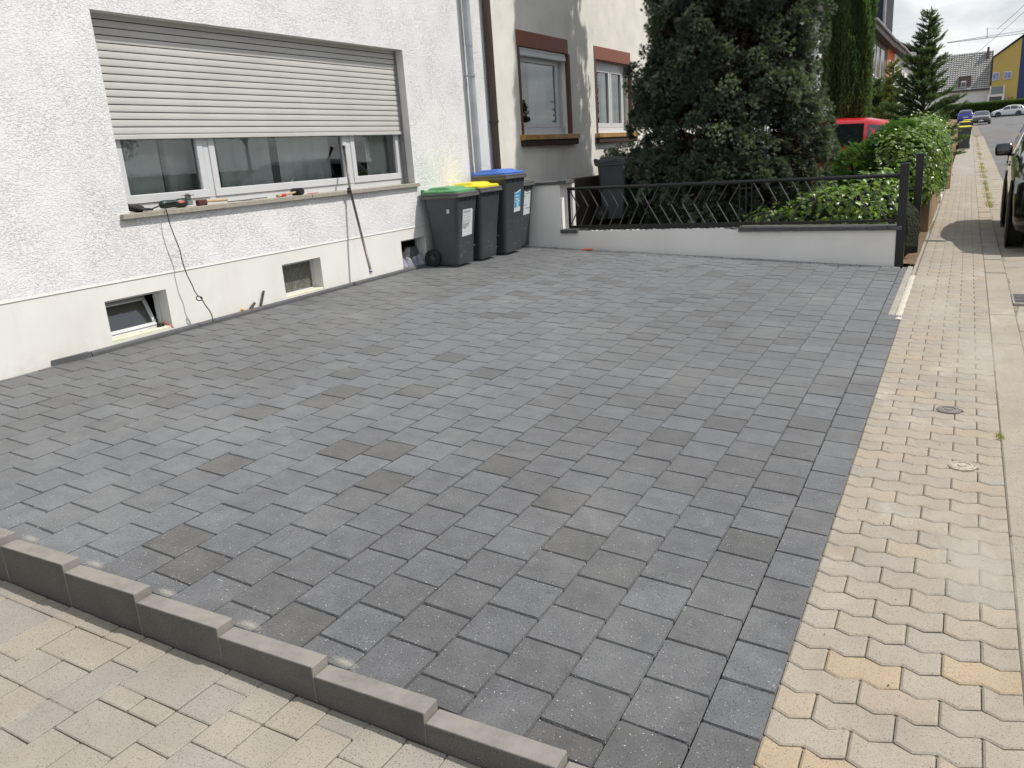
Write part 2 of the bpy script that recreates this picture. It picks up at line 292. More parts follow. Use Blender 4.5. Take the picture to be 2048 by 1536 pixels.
    def build(s, name, mats, parent=None, smooth=False, local=False, centre=False, tint=None, fixn=False):
        me = bpy.data.meshes.new(name)
        vs = s.v; c = Vector((0, 0, 0))
        if centre:
            a = np.array(vs); c = Vector((a.min(0) + a.max(0)) / 2); vs = [tuple(Vector(p) - c) for p in vs]
        me.from_pydata(vs, [], s.f)
        mats = mats if isinstance(mats, (list, tuple)) else [mats]
        for m in mats: me.materials.append(m)
        if len(mats) > 1: me.polygons.foreach_set('material_index', s.m)
        if smooth: me.polygons.foreach_set('use_smooth', [True] * len(s.f))
        if tint is not None:
            at = me.attributes.new('tint', 'FLOAT', 'POINT')
            at.data.foreach_set('value', tint if hasattr(tint, '__len__') else [tint] * len(vs))
        if fixn:
            import bmesh
            bm = bmesh.new(); bm.from_mesh(me); bmesh.ops.recalc_face_normals(bm, faces=bm.faces); bm.to_mesh(me); bm.free()
        me.update()
        o = bpy.data.objects.new(name, me); COL.objects.link(o); o.location = c
        if parent is not None:
            o.parent = parent
            if not local: o.matrix_parent_inverse = WM.get(parent.name, I4()).inverted()
        return o
def tag(o, label=None, cat=None, group=None, kind=None):
    if label: o['label'] = label
    if cat: o['category'] = cat
    if group: o['group'] = group
    if kind: o['kind'] = kind
    return o
def thing(name, label, cat, loc=(0, 0, 0), rot=(0, 0, 0), group=None):
    o = bpy.data.objects.new(name, None); COL.objects.link(o); o.location = loc; o.rotation_euler = rot; o.empty_display_size = .1
    WM[o.name] = Matrix.LocRotScale(Vector(loc), __import__('mathutils').Euler(rot), None)
    return tag(o, label, cat, group)
def structure(o): o['kind'] = 'structure'; return o
def copy_tree(o, parent=None):
    c = o.copy(); COL.objects.link(c)
    if parent is not None: c.parent = parent
    for ch in list(o.children): copy_tree(ch, c)
    return c
def T(x=0, y=0, z=0): return Matrix.Translation((x, y, z))
def RX(a): return Matrix.Rotation(a, 4, 'X')
def RY(a): return Matrix.Rotation(a, 4, 'Y')
def RZ(a): return Matrix.Rotation(a, 4, 'Z')
def project(p):
    d = Vector(p) - Vector((0, 0, 1.6)); z = d.dot(FF)
    if z < .1: return None
    return 1024 + FPX * d.dot(RR) / z, 768 - FPX * d.dot(UU) / z

# stones -----------------------------------------------------------
def area2(p): return sum(p[i][0] * p[(i + 1) % len(p)][1] - p[(i + 1) % len(p)][0] * p[i][1] for i in range(len(p)))
def clip(poly, ax, val, keep_gt):
    out = []
    for i in range(len(poly)):
        a = poly[i]; b = poly[(i + 1) % len(poly)]
        ina = (a[ax] > val) == keep_gt; inb = (b[ax] > val) == keep_gt
        if ina: out.append(a)
        if ina != inb:
            t = (val - a[ax]) / (b[ax] - a[ax]); out.append((a[0] + t * (b[0] - a[0]), a[1] + t * (b[1] - a[1])))
    return out
def inset(poly, c):
    n = len(poly); out = []
    for i in range(n):
        p0 = Vector(poly[i - 1]); p = Vector(poly[i]); p1 = Vector(poly[(i + 1) % n])
        e0 = (p - p0).normalized(); e1 = (p1 - p).normalized(); n0 = Vector((-e0.y, e0.x)); n1 = Vector((-e1.y, e1.x))
        b = n0 + n1; k = b.length_squared
        b = b * (2 / k) if k > .2 else n0
        out.append(p + b * c)
    return out
def inset_e(poly, ds):
    n = len(poly); out = []
    for i in range(n):
        p0 = Vector(poly[i - 1]); p = Vector(poly[i]); p1 = Vector(poly[(i + 1) % n]); e0 = (p - p0).normalized(); e1 = (p1 - p).normalized()
        n0 = Vector((-e0.y, e0.x)); n1 = Vector((-e1.y, e1.x)); a = ds[i - 1]; b = ds[i]; det = n0.x * n1.y - n0.y * n1.x
        if abs(det) < .08: out.append(p + (n0 * a + n1 * b) * .5)
        else: out.append(p + Vector(((a * n1.y - b * n0.y) / det, (n0.x * b - n1.x * a) / det)))
    return out
def rounded(x0, y0, x1, y1, r):
    return [(x0 + r, y0), (x1 - r, y0), (x1, y0 + r), (x1, y1 - r), (x1 - r, y1), (x0 + r, y1), (x0, y1 - r), (x0, y0 + r)]
def stone(mb, poly, zf, cham=.005, drop=.004, depth=.03, dz=0, tilt=.0012, jit=.0006, steep=None):
    if area2(poly) < 0: poly = poly[::-1]
    q = [poly[0]]
    for p in poly[1:]:
        if abs(p[0] - q[-1][0]) + abs(p[1] - q[-1][1]) > .0015: q.append(p)
    poly = q; n = len(poly)
    if n < 3 or area2(poly) < 2e-5: return 0
    cx = sum(p[0] for p in poly) / n; cy = sum(p[1] for p in poly) / n
    tx = random.uniform(-tilt, tilt) * 10; ty = random.uniform(-tilt, tilt) * 10; h = dz + random.uniform(-.0012, .0012)
    Z = lambda p: zf(p[0], p[1]) + h + tx * (p[0] - cx) + ty * (p[1] - cy)
    J = lambda: random.uniform(-jit, jit); drops = [drop] * n
    if steep:
        ny_ = []
        for i in range(n):
            e = (Vector(poly[(i + 1) % n]) - Vector(poly[i])).normalized(); ny_.append(max(0, e.x))
        inn = inset_e(poly, [cham + steep[0] * k for k in ny_]); drops = [drop + steep[1] * max(ny_[i - 1], ny_[i]) for i in range(n)]
    else: inn = inset(poly, cham)
    vs = [(p[0] + J(), p[1] + J(), Z(p)) for p in inn] + [(p[0], p[1], Z(p) - drops[i]) for i, p in enumerate(poly)] + [(p[0], p[1], Z(p) - depth) for p in poly]
    fs = [tuple(range(n))] + [(i, n + i, n + (i + 1) % n, (i + 1) % n) for i in range(n)] + [(n + i, 2 * n + i, 2 * n + (i + 1) % n, n + (i + 1) % n) for i in range(n)]
    mb.add(vs, fs); return len(vs)
def lay(stones, parent, name, material, limit=300, zf=None, **kw):
    """stones: list of (poly, tint[, kwargs]). The nearest in view become parts, the rest one stuff part."""
    sc = []
    for i, st in enumerate(stones):
        p = st[0]; cx = sum(a[0] for a in p) / len(p); cy = sum(a[1] for a in p) / len(p)
        q = [project((a[0], a[1], zf(a[0], a[1]))) for a in p]
        v = 0
        if all(q) and any(-40 < a[0] < 2090 and -40 < a[1] < 1580 for a in q): v = abs(area2(q))
        sc.append((-v, i))
    sc.sort(); rest = MB(); rt = []
    for rank, (v, i) in enumerate(sc):
        st = stones[i]; k = dict(kw); k.update(st[2] if len(st) > 2 else {})
        if rank < limit and v < -60:
            mb = MB(); n = stone(mb, st[0], zf, **k)
            if n: mb.build(name, material, parent, centre=True, tint=st[1])
        else:
            n = stone(rest, st[0], zf, **k); rt += [st[1]] * n
    if rest.v:
        o = rest.build(name + '_field', material, parent, tint=rt); o['kind'] = 'stuff'
def sheet(name, zf, xs, ys, material, parent=None):
    mb = MB(); mb.grid(lambda u, v: (u, v, zf(u, v)), xs, ys); return mb.build(name, material, parent)
def lin(a, b, n): return list(np.linspace(a, b, n))

# ================================================================== GROUND
def zground(x, y):
    b = hs(y) - .12
    if y < 1.48 and x < -.45: return zn(x, y) - .14
    if x < -.45:
        t = min(1, (-.45 - x) / 2.5)
        if y > 9.6: b += .35 * t
        elif x > -5.5 and y > 1.4: return gz(x, y) - .12
        else: b += .2 * t
    return b
XS = [-400, -150, -60, -30, -15, -9, -7, -6, -5.4, -4.6, -3.8, -3, -2.2, -1.4, -.8, -.46, -.44, .2, .6, 1.5, 3, 6, 12, 30, 80, 200, 400]
YS = [-60, -30, -15, -8, -4, -2, -1, 0, .7, 1.46, 1.50, 2.2, 3, 4, 5, 6, 7, 8, 9, 9.58, 9.62, 11, 13, 16, 20, 26, 33, 41, 50, 60, 80, 105, 125, 140, 160, 220, 400, 800]
g = sheet('ground', lambda x, y: zground(x, y) - (.0 if -12 < x < 12 else .3), XS, YS, M_soil); structure(g)
rd = sheet('road', zroad, [.84, 1.2, 1.8, 2.6, 3.6, 4.6, 5.6, 6.6], [-20, -10, -4, 0, 2, 4, 6, 8, 9.5, 11, 12, 14, 16, 18, 20, 23, 26, 30, 33, 41, 50, 60, 80, 90, 105, 116], M_asph); structure(rd)
rj = sheet('road_junction', lambda x, y: zroad(min(x, 6), y) + .004, [-3, -1, .5, 2, 4, 8, 14, 20], [112, 118, 125, 132, 140, 143.5], M_asph); structure(rj)
# faint patched cracks across the road
mb = MB()
for (x0, x1, y, w) in ((1.05, 1.95, 30.0, .16), (1.3, 2.9, 21.6, .14), (1.2, 2.2, 47, .4), (3.0, 6.0, 90, 1.2)):
    pts = lin(x0, x1, 9); a = [(x, y + .25 * (x - x0) + .05 * math.sin(7 * x)) for x in pts]
    for i in range(8):
        mb.add([(a[i][0], a[i][1], zroad(*a[i]) + .008), (a[i + 1][0], a[i + 1][1], zroad(*a[i + 1]) + .008), (a[i + 1][0], a[i + 1][1] + w, zroad(a[i + 1][0], a[i + 1][1] + w) + .008), (a[i][0], a[i][1] + w, zroad(a[i][0], a[i][1] + w) + .008)], [(0, 1, 2, 3)])
mb.build('tar_patch', mat('tar', (.06, .06, .06), rough=.7, var=.1), rd)

# ---- driveway of anthracite pavers
dw = sheet('driveway', lambda x, y: gz(x, y) - .020, lin(-5.36, -.40, 24), lin(1.50, 9.56, 30), M_joint); structure(dw)
XE = gx(2.8)
stones = []
YCUT = 9.33
Zone = lambda x, y: .5 + .5 * math.sin(x * 1.1 + y * .35 + .8) * math.cos(y * .4 - x * .35)
for u in range(-22, 4):          # strip between u-1 and u
    x0 = gx(u - 1); x1 = gx(u)
    for v in range(-5, 39):
        off = (u % 2) * .5
        y0 = gy(v + off); y1 = gy(v + 1 + off)
        if y1 < 1.52 or y0 > YCUT: continue
        g_ = .0023; gxx = .0034 if u > -6 else .0024
        p = rounded(x0 + gxx + random.uniform(-.0007, .0007), y0 + g_ + random.uniform(-.0007, .0007), x1 - gxx, y1 - g_, .0045)
        xlim = XE if y0 < 6.86 else -.462
        if u == 3: p = clip(p, 0, xlim - (.0 if xlim == XE else 0), False)
        p = clip(p, 1, 1.519, True); p = clip(p, 1, YCUT - .004, False)
        p = clip(p, 0, -5.356 if y0 < 3.2 else -5.322, True)
        if len(p) < 3: continue
        cx = (x0 + x1) / 2
        t = float(np.interp(cx + .25 * math.sin(y0 * 1.3), [-5.3, -4.1, -3.7, -2.5, -2.1, -.4], [.62, .55, .12, .12, .42, .55])) + random.gauss(0, .15)
        if random.random() < .07: t = .9 + random.random() * .35
        stones.append((p, min(max(t, 0), 1.3)))
# cut course along the garden wall
x = -5.30
while x < -.50:
    w = random.choice([.10, .13, .17, .2]); p = [(x + .003, YCUT + .006), (x + w - .003, YCUT + .006 + random.uniform(0, .01)), (x + w - .003 - random.uniform(0, .01), 9.515 + random.uniform(-.02, .01)), (x + .003 + random.uniform(0, .008), 9.515 + random.uniform(-.03, .01))]
    p = [(min(a, -.47), b) for a, b in p]; stones.append((p, random.random(), dict(dz=-.006))); x += w
lay(stones, dw, 'paver', M_pave, zf=gz, cham=.0016, drop=.0022, tilt=.0009, jit=.0006, steep=(.0038, .0085))

# ---- garden kerb of dark L stones, stepping down towards the street
gk = MB().box((-5.36, 1.446, -.2), (-.37, 1.512, -.15)).build('garden_kerb', M_kerb); structure(gk)
for k in range(-3, 11):
    xr = -1.187 - .402 * k; xl = xr - .399
    if k == -3: xr = -.37; xl = -.385 + .002
    if k == -3: continue
    top = .149 + .0305 * k; xr_ = min(xr, -.37)
    xl = max(xl, -5.355)
    m_ = MB().bbox((xl, 1.446 + random.uniform(-.001, .001), top - .45), (xr_, 1.514, top), .0022)
    m_.build('kerb_stone', M_kerb, gk, centre=True)
m_ = MB().bbox((-.381, 1.447, -.3), (-.366, 1.513, .06), .003)

# ---- house edging
he = MB().box((-5.368, 3.3, .2), (-5.330, 7.52, .3)).build('house_edging', M_edge); structure(he)
def edging_stone(y0, y1):
    m_ = MB(); n = 7
    prof = [(-5.3235, -.1), (-5.3235, .018), (-5.327, .028), (-5.335, .034), (-5.345, .036), (-5.358, .034), (-5.369, .026), (-5.369, -.1)]
    def fn(u, v): x_, z_ = prof[v]; return (x_, u, gz(-5.33, u) + z_)
    m_.grid(fn, lin(y0 + .002, y1 - .002, 5), range(len(prof)))
    m_.poly([fn(y0 + .002, i) for i in range(len(prof))]); m_.poly([fn(y1 - .002, i) for i in reversed(range(len(prof)))])
    m_.build('edging_stone', M_edge, he, centre=True, fixn=True)
ys = [3.31, 4.42, 5.42, 6.42, 6.98, 7.6]
for a, b in zip(ys[:-1], ys[1:]): edging_stone(a, b)
zc = gz(-5.33, 3.2)
m_ = MB(); m_.prism([(-5.323, 3.225, zc - .03), (-5.323, 3.305, zc - .03), (-5.369, 3.305, zc - .03), (-5.3695, 3.04, zc - .03), (-5.366, 3.035, zc - .03)], (0, 0, .068)); m_.build('edging_stone', M_edge, he, centre=True, fixn=True)

# ---- neighbouring greige paving (lower left)
nbp = sheet('neighbour_paving', lambda x, y: zn(x, y) - .010, lin(-9, -.36, 12), [-6, -3, 0, 1.447], M_sandj); structure(nbp)
stones = []; U = .0716; x = -2.366
cols = []
xa = -2.366 + .1425
seq = ['w', 'n', 'W', 'n']
X = -2.224; ci = 0
edges = []
xx = -2.224
while xx < -.4: edges.append((xx, min(xx + .275, -.362))); xx += .275; edges.append((xx, min(xx + .143, -.362))); xx += .143 if len(edges) % 4 else .143
xx = -2.224
while xx > -8.9: edges.append((xx - .141, xx)); xx -= .141; edges.append((xx - .288, xx)); xx -= .288
for (a, b) in edges:
    if b - a < .03: continue
    y = 1.444 - random.choice([0, 0, U]); wide = b - a > .2
    if y < 1.43: stones.append(([(a, y), (b, y), (b, 1.4445), (a, 1.4445)], random.random()))
    while y > -5.5:
        k = random.choice([3, 3, 2, 3, 2, 1] if wide else [2, 3, 2, 1, 3]); y0 = y - k * U; g_ = .0014
        parts_ = [(a, b)]
        if wide and (k == 1 or random.random() < .28): mxx = (a + b) / 2; parts_ = [(a, mxx), (mxx, b)]
        for (c, d) in parts_:
            j = lambda: random.uniform(-.0016, .0016)
            p = rounded(c + g_, y0 + g_, d - g_, y - g_, .006)
            p = [(q[0] + j(), q[1] + j()) for q in p]
            stones.append((p, random.random()))
        y = y0
lay(stones, nbp, 'paving_stone', M_nb, zf=zn, cham=.004, drop=.003, tilt=.001, jit=.0008)

# ---- sidewalk of interlocking beige pavers
XL = -.3595; XRr = .2535
ysw = [-12, -6, -3, -1, 0, 1, 2, 3, 4, 5, 6, 7, 8, 9, 10, 11, 12, 14, 16, 18, 20, 23, 26, 29, 33, 37, 41, 50, 60, 80, 105, 112]
swo = sheet('sidewalk', lambda x, y: zsw(x, y) - .009, [-.372, -.1, .256], ysw, M_sandj); structure(swo)
UN = .1025; RP = .1138
def zig(x):  # boundary wave
    t = ((x - XL) / UN) % 1.0
    return -.021 * (t / .46 if t < .46 else (1 - t) / .54)
stones = []; r0 = 1.96 - 17 * 2 * RP - RP * 60
k = -60
def ztint():
    t = random.gauss(.25, .15); 
    return min(max(t, 0), .6)
while True:
    y0 = 1.96 + k * RP; y1 = y0 + RP
    if y0 > 26: break
    odd = (k % 2 == 0)
    st = 0 if not odd else -1
    for i in range(st, 6, 2):
        a = max(i, 0); b = min(i + 2, 6)
        if b <= a: continue
        xa_ = XL + a * UN + .0020; xb_ = XL + b * UN - .0020
        if a == 0: xa_ = XL
        def edge(yb, xs): return [(x_, yb + zig(x_)) for x_ in xs]
        xs = [xa_]
        for q in range(a, b):
            xs.append(XL + (q + .46) * UN)
            if q + 1 < b: xs.append(XL + (q + 1) * UN)
        xs.append(xb_)
        lo = edge(y0 + .0018, xs); hi = edge(y1 - .0018, xs)
        # corner softening
        lo = [(lo[0][0], lo[0][1] + .005), (lo[0][0] + .005, lo[0][1])] + lo[1:-1] + [(lo[-1][0] - .005, lo[-1][1]), (lo[-1][0], lo[-1][1] + .005)]
        hi = [(hi[0][0], hi[0][1] - .005), (hi[0][0] + .005, hi[0][1])] + hi[1:-1] + [(hi[-1][0] - .005, hi[-1][1]), (hi[-1][0], hi[-1][1] - .005)]
        t = ztint()
        if y0 < 2.15 and a < 2 and random.random() < .55: t = 1.15
        elif y0 < 2.4 and random.random() < .15: t = 1.0
        stones.append((lo + hi[::-1], t))
    k += 1
lay(stones, swo, 'paver', M_zp, zf=zsw, cham=.006, drop=.004, tilt=.0008)
# far part of the sidewalk: plain sheet
fs_ = sheet('sidewalk_far', lambda x, y: zsw(x, y) - .004, [-.372, -.05, .256], [26, 29, 33, 37, 41, 50, 60, 80, 105, 112], M_zp); structure(fs_)

# ---- kerb slabs + gutter
kb = sheet('kerb', lambda x, y: zsw(x, y) - .02, [.254, .437], ysw, M_sandj); structure(kb)
gt = sheet('gutter', lambda x, y: zroad(x, y) - .012, [.43, .6, .86], ysw, M_sandj); structure(gt)
stones = []; y = -4.7
while y < 60:
    L_ = 1.0 if y < 12 else random.choice([.5, .9, 1.0])
    stones.append((rounded(.2575, y + .004, .434, y + L_ - .004, .008), random.random() * .6 + (.5 if y > 12 and random.random() < .8 else 0), dict(dz=-.003)))
    y += L_
lay(stones, kb, 'kerb_slab', M_slab, zf=zsw, cham=.006, drop=.005, depth=.06)
stones = []; y = -4.2
while y < 60:
    L_ = .5 if y > 9 else 1.0
    dzz = .006
    if 7.6 < y + L_ / 2 < 8.4: pass
    stones.append((rounded(.440, y + .004, .85, y + L_ - .004, .008), random.random() * .7 + (.45 if y > 12 else 0), dict(dz=dzz)))
    y += L_
lay(stones, gt, 'gutter_slab', M_slab, zf=zroad, cham=.006, drop=.005, depth=.06)
# ---- concrete haunch beside the cut driveway edge, mortar strip
cbm = mat('raw_concrete', (.33, .31, .26), rough=.9, var=.1, vscale=8, speck=.2, bump=.5, bscale=60, dark=(.45, .43, .36), darkscale=5, darkamt=.5)
hb = MB()
hb.grid(lambda u, v: (-.462 + u * (.055 + .006 * math.sin(v * 5)), v, zsw(-.36, v) - .006 - .003 * u), [0, .5, 1], lin(6.87, 9.62, 20))
o = hb.build('concrete_haunch', cbm); structure(o)
mo = mat('mortar', (.52, .49, .41), rough=1, var=.1, vscale=20, bump=.6, bscale=60)
hb = MB(); hb.grid(lambda u, v: (-.408 + u * .055, v, zsw(-.36, v) - .004 + .006 * math.sin(u * PI) + .003 * math.sin(v * 23)), lin(0, 1, 5), lin(6.88, 9.0, 40))
o = hb.build('mortar_strip', mo); structure(o)
# ---- soil bed between fence post and planter
sb = sheet('soil_bed', lambda x, y: zsw(-.36, y) + .015 + .03 * math.sin(x * 9 + y * 4) * .3, lin(-1.6, -.398, 10), lin(9.66, 12.95, 14), M_soil); structure(sb)
sb2 = sheet('slab_strip', lambda x, y: zsw(-.36, y) + .002, [-.40, -.37], lin(9.0, 26, 16), M_slab); structure(sb2)
# front garden ground behind the fence wall
fg = sheet('front_garden', lambda x, y: hs(y) + .18 + .10 * min(1, (-.6 - x) / 3), lin(-5.36, -.62, 8), [9.76, 11, 13, 16, 20, 26, 33, 41, 50], M_grass); structure(fg)

# ================================================================== WHITE HOUSE
XW = -5.37
def wall_yz(mb, x, y0, y1, z0, z1, holes, depth, mi=0, mr=1):
    ys = sorted(set([y0, y1] + [h[0] for h in holes] + [h[1] for h in holes])); zs = sorted(set([z0, z1] + [h[2] for h in holes] + [h[3] for h in holes]))
    for i in range(len(ys) - 1):
        for j in range(len(zs) - 1):
            cy = (ys[i] + ys[i + 1]) / 2; cz = (zs[j] + zs[j + 1]) / 2
            if any(h[0] < cy < h[1] and h[2] < cz < h[3] for h in holes): continue
            mb.add([(x, ys[i], zs[j]), (x, ys[i + 1], zs[j]), (x, ys[i + 1], zs[j + 1]), (x, ys[i], zs[j + 1])], [(0, 1, 2, 3)], mi)
    for (a, b, c, d) in holes:
        e = x - depth
        mb.add([(x, a, c), (x, b, c), (x, b, d), (x, a, d), (e, a, c), (e, b, c), (e, b, d), (e, a, d)], [(0, 4, 5, 1), (1, 5, 6, 2), (2, 6, 7, 3), (3, 7, 4, 0)], mr)
H1 = thing('house', 'white rendered house with half closed roller shutter beside the anthracite driveway', 'house', (XW, 3, .4))
WY0, WY1, WZ0, WZ1 = 3.855, 7.475, 1.385, 2.775
m_ = MB(); wall_yz(m_, XW, -9, 9.30, .915, 6.6, [(WY0, WY1, WZ0 - .03, WZ1), (-4.5, -2.5, 1.4, 2.775)], .17)
m_.add([(XW, 9.30, .3), (XW - 9, 9.30, .3), (XW - 9, 9.30, 6.6), (XW, 9.30, 6.6)], [(0, 1, 2, 3)]); m_.add([(XW, -9, .3), (XW - 9, -9, .3), (XW - 9, -9, 6.6), (XW, -9, 6.6)], [(3, 2, 1, 0)])

m_.build('wall', [M_wall, M_reveal], H1)
BW = [(3.515, 4.04, .485, .792), (5.29, 5.80, .485, .795), (7.10, 7.57, .44, .79)]
m_ = MB(); wall_yz(m_, XW - .002, -9, 9.30, -.2, .914, BW, .13); MB().prism([(XW - .004, -9, .908), (XW + .004, -9, .910), (XW + .001, -9, .926), (XW - .004, -9, .928)], (0, 18.3, 0)).build('plinth_trim', M_white, H1, fixn=True); m_.build('plinth', [M_plinth, M_plinth], H1)
# roof
m_ = MB(); m_.prism([(XW + .45, -9.3, 6.45), (XW + .45, -9.3, 6.6), (XW - 4.5, -9.3, 10.1), (XW - 9.5, -9.3, 6.6), (XW - 9.5, -9.3, 6.45), (XW - 4.5, -9.3, 9.9)], (0, 18.6, 0))
m_.build('roof', mat('roof_tile', (.10, .06, .05), rough=.8, var=.2, vscale=6), H1, fixn=True)
# window: frame at x XF
XF = XW - .165
def casement(root, y0, y1, z0, z1, x, fw=.055, glassx=.02, mats=(M_pvc,), name='sash'):
    a = MB(); c = .004
    a.bbox((x - .03, y0, z0), (x + .03, y1, z0 + fw), c); a.bbox((x - .03, y0, z1 - fw), (x + .03, y1, z1), c)
    a.bbox((x - .028, y0, z0 + fw - .004), (x + .028, y0 + fw, z1 - fw + .004), c); a.bbox((x - .028, y1 - fw, z0 + fw - .004), (x + .028, y1, z1 - fw + .004), c)
    s_ = a.build(name, M_pvc, root)
    gl = MB().add([(x, y0 + fw, z0 + fw), (x, y1 - fw, z0 + fw), (x, y1 - fw, z1 - fw), (x, y0 + fw, z1 - fw)], [(0, 1, 2, 3)]).build('pane', M_glass, root)
    return s_
win = MB().box((XF - .04, WY0, WZ0 - .01), (XF + .018, WY1, WZ0 + .06)).box((XF - .04, WY0, WZ1 - .1), (XF + .018, WY1, WZ1)).build('window', M_pvc, H1)
MB().bbox((XF - .04, WY0 - .03, WZ0 + .06), (XF + .015, WY0 + .075, WZ1)).build('jamb', M_pvc, win); MB().bbox((XF - .04, WY1 - .04, WZ0 + .06), (XF + .015, WY1 + .02, WZ1)).build('jamb', M_pvc, win)
for a, b in ((4.745, 4.80), (6.555, 6.61)): MB().bbox((XF - .04, a, WZ0 + .06), (XF + .022, b, WZ1)).build('mullion', M_pvc, win)
for a, b in ((WY0 + .075, 4.745), (4.80, 6.555), (6.61, WY1 - .04)): casement(win, a + .001, b - .001, WZ0 + .062, WZ1 - .1, XF + .0, .065)
# curtains with folds
def curtain(root, y0, y1, z0, z1, x, folds, amp=.02):
    m_ = MB(); ph = random.uniform(0, 6)
    m_.grid(lambda u, v: (x + amp * math.sin(ph + u * folds) + amp * .5 * math.sin(u * folds * 2.3 + v), u, v), lin(y0, y1, max(8, int((y1 - y0) * folds * 1.6))), lin(z0, z1, 4))
    return m_.build('curtain', M_curt, root, smooth=True)
curtain(win, 3.7, 4.40, 1.3, 2.8, XF - .10, 22); curtain(win, 4.48, 4.98, 1.3, 2.8, XF - .16, 40); curtain(win, 5.02, 5.66, 1.3, 2.8, XF - .14, 34); curtain(win, 5.75, 6.45, 1.3, 2.8, XF - .15, 38); curtain(win, 6.62, 6.82, 1.3, 2.8, XF - .13, 30); curtain(win, 6.98, 7.6, 1.3, 2.8, XF - .11, 22)
m_ = MB().box((XF - 3.5, 3.2, .95), (XF - .05, 8.2, 3.2)); m_.f = m_.f[:3] + m_.f[4:] if False else [f for i, f in enumerate(m_.f) if i != 3]; m_.m = m_.m[:len(m_.f)]
m_.build('room', M_dark, win)
# sill in two stones
SX = XW + .038
sl = MB().bbox((XF + .0, 3.775, 1.350), (SX, 5.765, 1.388), .003).build('sill', M_sill, H1, centre=True)
sl2 = MB().bbox((XF + .0, 5.772, 1.350), (SX, 7.515, 1.388), .003).build('sill', M_sill, H1, centre=True)
# roller shutter
XS_ = XW - .112
rs = MB().bbox((XS_ - .012, WY0 - .02, 1.915), (XS_ + .014, WY1, 1.950), .004).build('roller_shutter', M_shut, H1)
SP = .0525
slm = None
def slat_mesh():
    m_ = MB(); prof = [(-.006, .0062), (.0015, .0064), (.0032, .012), (.0040, .026), (.0034, .042), (.0022, .0515), (-.006, .0518)]
    m_.grid(lambda u, v: (prof[v][0], u, prof[v][1]), [WY0 - .02, WY1], range(len(prof)))
    return m_
for i in range(17):
    z = 1.950 + i * SP
    if z > WZ1 + .03: break
    if slm is None:
        o = slat_mesh().build('slat', M_shut, rs, smooth=False); slm = o.data
    else:
        o = bpy.data.objects.new('slat', slm); COL.objects.link(o); o.parent = rs
        o.matrix_parent_inverse = Matrix.Identity(4)
    o.location = (XS_, 0, z)
o = MB().box((XS_ - .012, WY0 - .02, 1.95), (XS_ - .006, WY1, WZ1 + .05)).build('slat_backing', mat('shutter_gap', (.05, .048, .045), rough=1, var=.1), rs)
# guide rails
for y_ in (WY1 - .018,): MB().box((XS_ - .02, y_ - .004, WZ0), (XS_ + .022, y_ + .02, WZ1)).build('guide_rail', mat('rail_grey', (.22, .22, .21), rough=.5), rs)
# basement windows
def basement(i, hole, kind):
    y0, y1, z0, z1 = hole; x = XW - .12
    b = MB().bbox((x - .02, y0, z0), (x + .02, y1, z0 + .028)).bbox((x - .02, y0, z1 - .028), (x + .02, y1, z1)).bbox((x - .02, y0, z0 + .028), (x + .018, y0 + .028, z1 - .028)).bbox((x - .02, y1 - .028, z0 + .028), (x + .018, y1, z1 - .028))
    w = b.build('basement_window', M_pvc, H1)
    d = MB().box((x - .8, y0 - .2, z0 - .3), (x - .025, y1 + .2, z1 + .2)); d.f = [f for j, f in enumerate(d.f) if j != 3]; d.m = d.m[:len(d.f)]; d.build('cellar', M_dark, w)
    MB().bbox((x + .0, y0, z0 - .004), (XW - .006, y1, z0 + .022), .006).build('sill', mat('cream_sill', (.68, .66, .52), rough=.6, var=.08), w)
    return w, x
w, x = basement(0, BW[0], 0)
# tilted open sash, hinged at the bottom
sa = MB(); y0, y1, z0, z1 = BW[0]; Mx = T(x + .0, 0, z0 + .03) @ RY(-.42); hgt = z1 - z0 - .06
sa.bbox((-.014, y0 + .032, 0), (.014, y1 - .05, .028), M=Mx); sa.bbox((-.014, y0 + .032, hgt - .028), (.014, y1 - .05, hgt), M=Mx); sa.bbox((-.014, y0 + .032, .028), (.014, y0 + .06, hgt - .028), M=Mx); sa.bbox((-.014, y1 - .078, .028), (.014, y1 - .05, hgt - .028), M=Mx)
sa.build('sash', M_pvc, w); MB().add([(0, y0 + .06, .028), (0, y1 - .078, .028), (0, y1 - .078, hgt - .028), (0, y0 + .06, hgt - .028)], [(0, 1, 2, 3)], M=Mx).build('pane', glass('dusty_glass', (.35, .36, .34), 1.6, .08), w)
w, x = basement(1, BW[1], 1); y0, y1, z0, z1 = BW[1]
dg = mat('dusty_pane', (.13, .13, .11), rough=.35, var=.25, vscale=25, speck=.9, speckscale=60)
MB().add([(x, y0 + .028, z0 + .028), (x, y1 - .028, z0 + .028), (x, y1 - .028, z1 - .028), (x, y0 + .028, z1 - .028)], [(0, 1, 2, 3)]).build('pane', dg, w)
w, x = basement(2, BW[2], 2)
# zinc downpipe
dp = MB().tube([(XW + .075, 8.735, z) for z in (.42, 1.2, 2.0, 2.93)], .042, 14, caps=False).build('downpipe', M_zinc, H1, smooth=True)
MB().tube([(XW + .075, 8.735, z) for z in (2.90, 4.5, 6.5)], .046, 14, caps=False).build('upper_pipe', M_zinc, dp, smooth=True)
for z in (2.57, 5.2):
    MB().tube([(XW + .075, 8.735, z - .012), (XW + .075, 8.735, z + .012)], .050, 14).tube([(XW + .03, 8.72, z), (XW - .01, 8.70, z)], .006, 6).build('bracket', M_zinc, dp)
MB().box((XW - .02, 9.30, .3), (XW + .012, 9.36, 6.6)).build('corner_strip', M_white, H1)

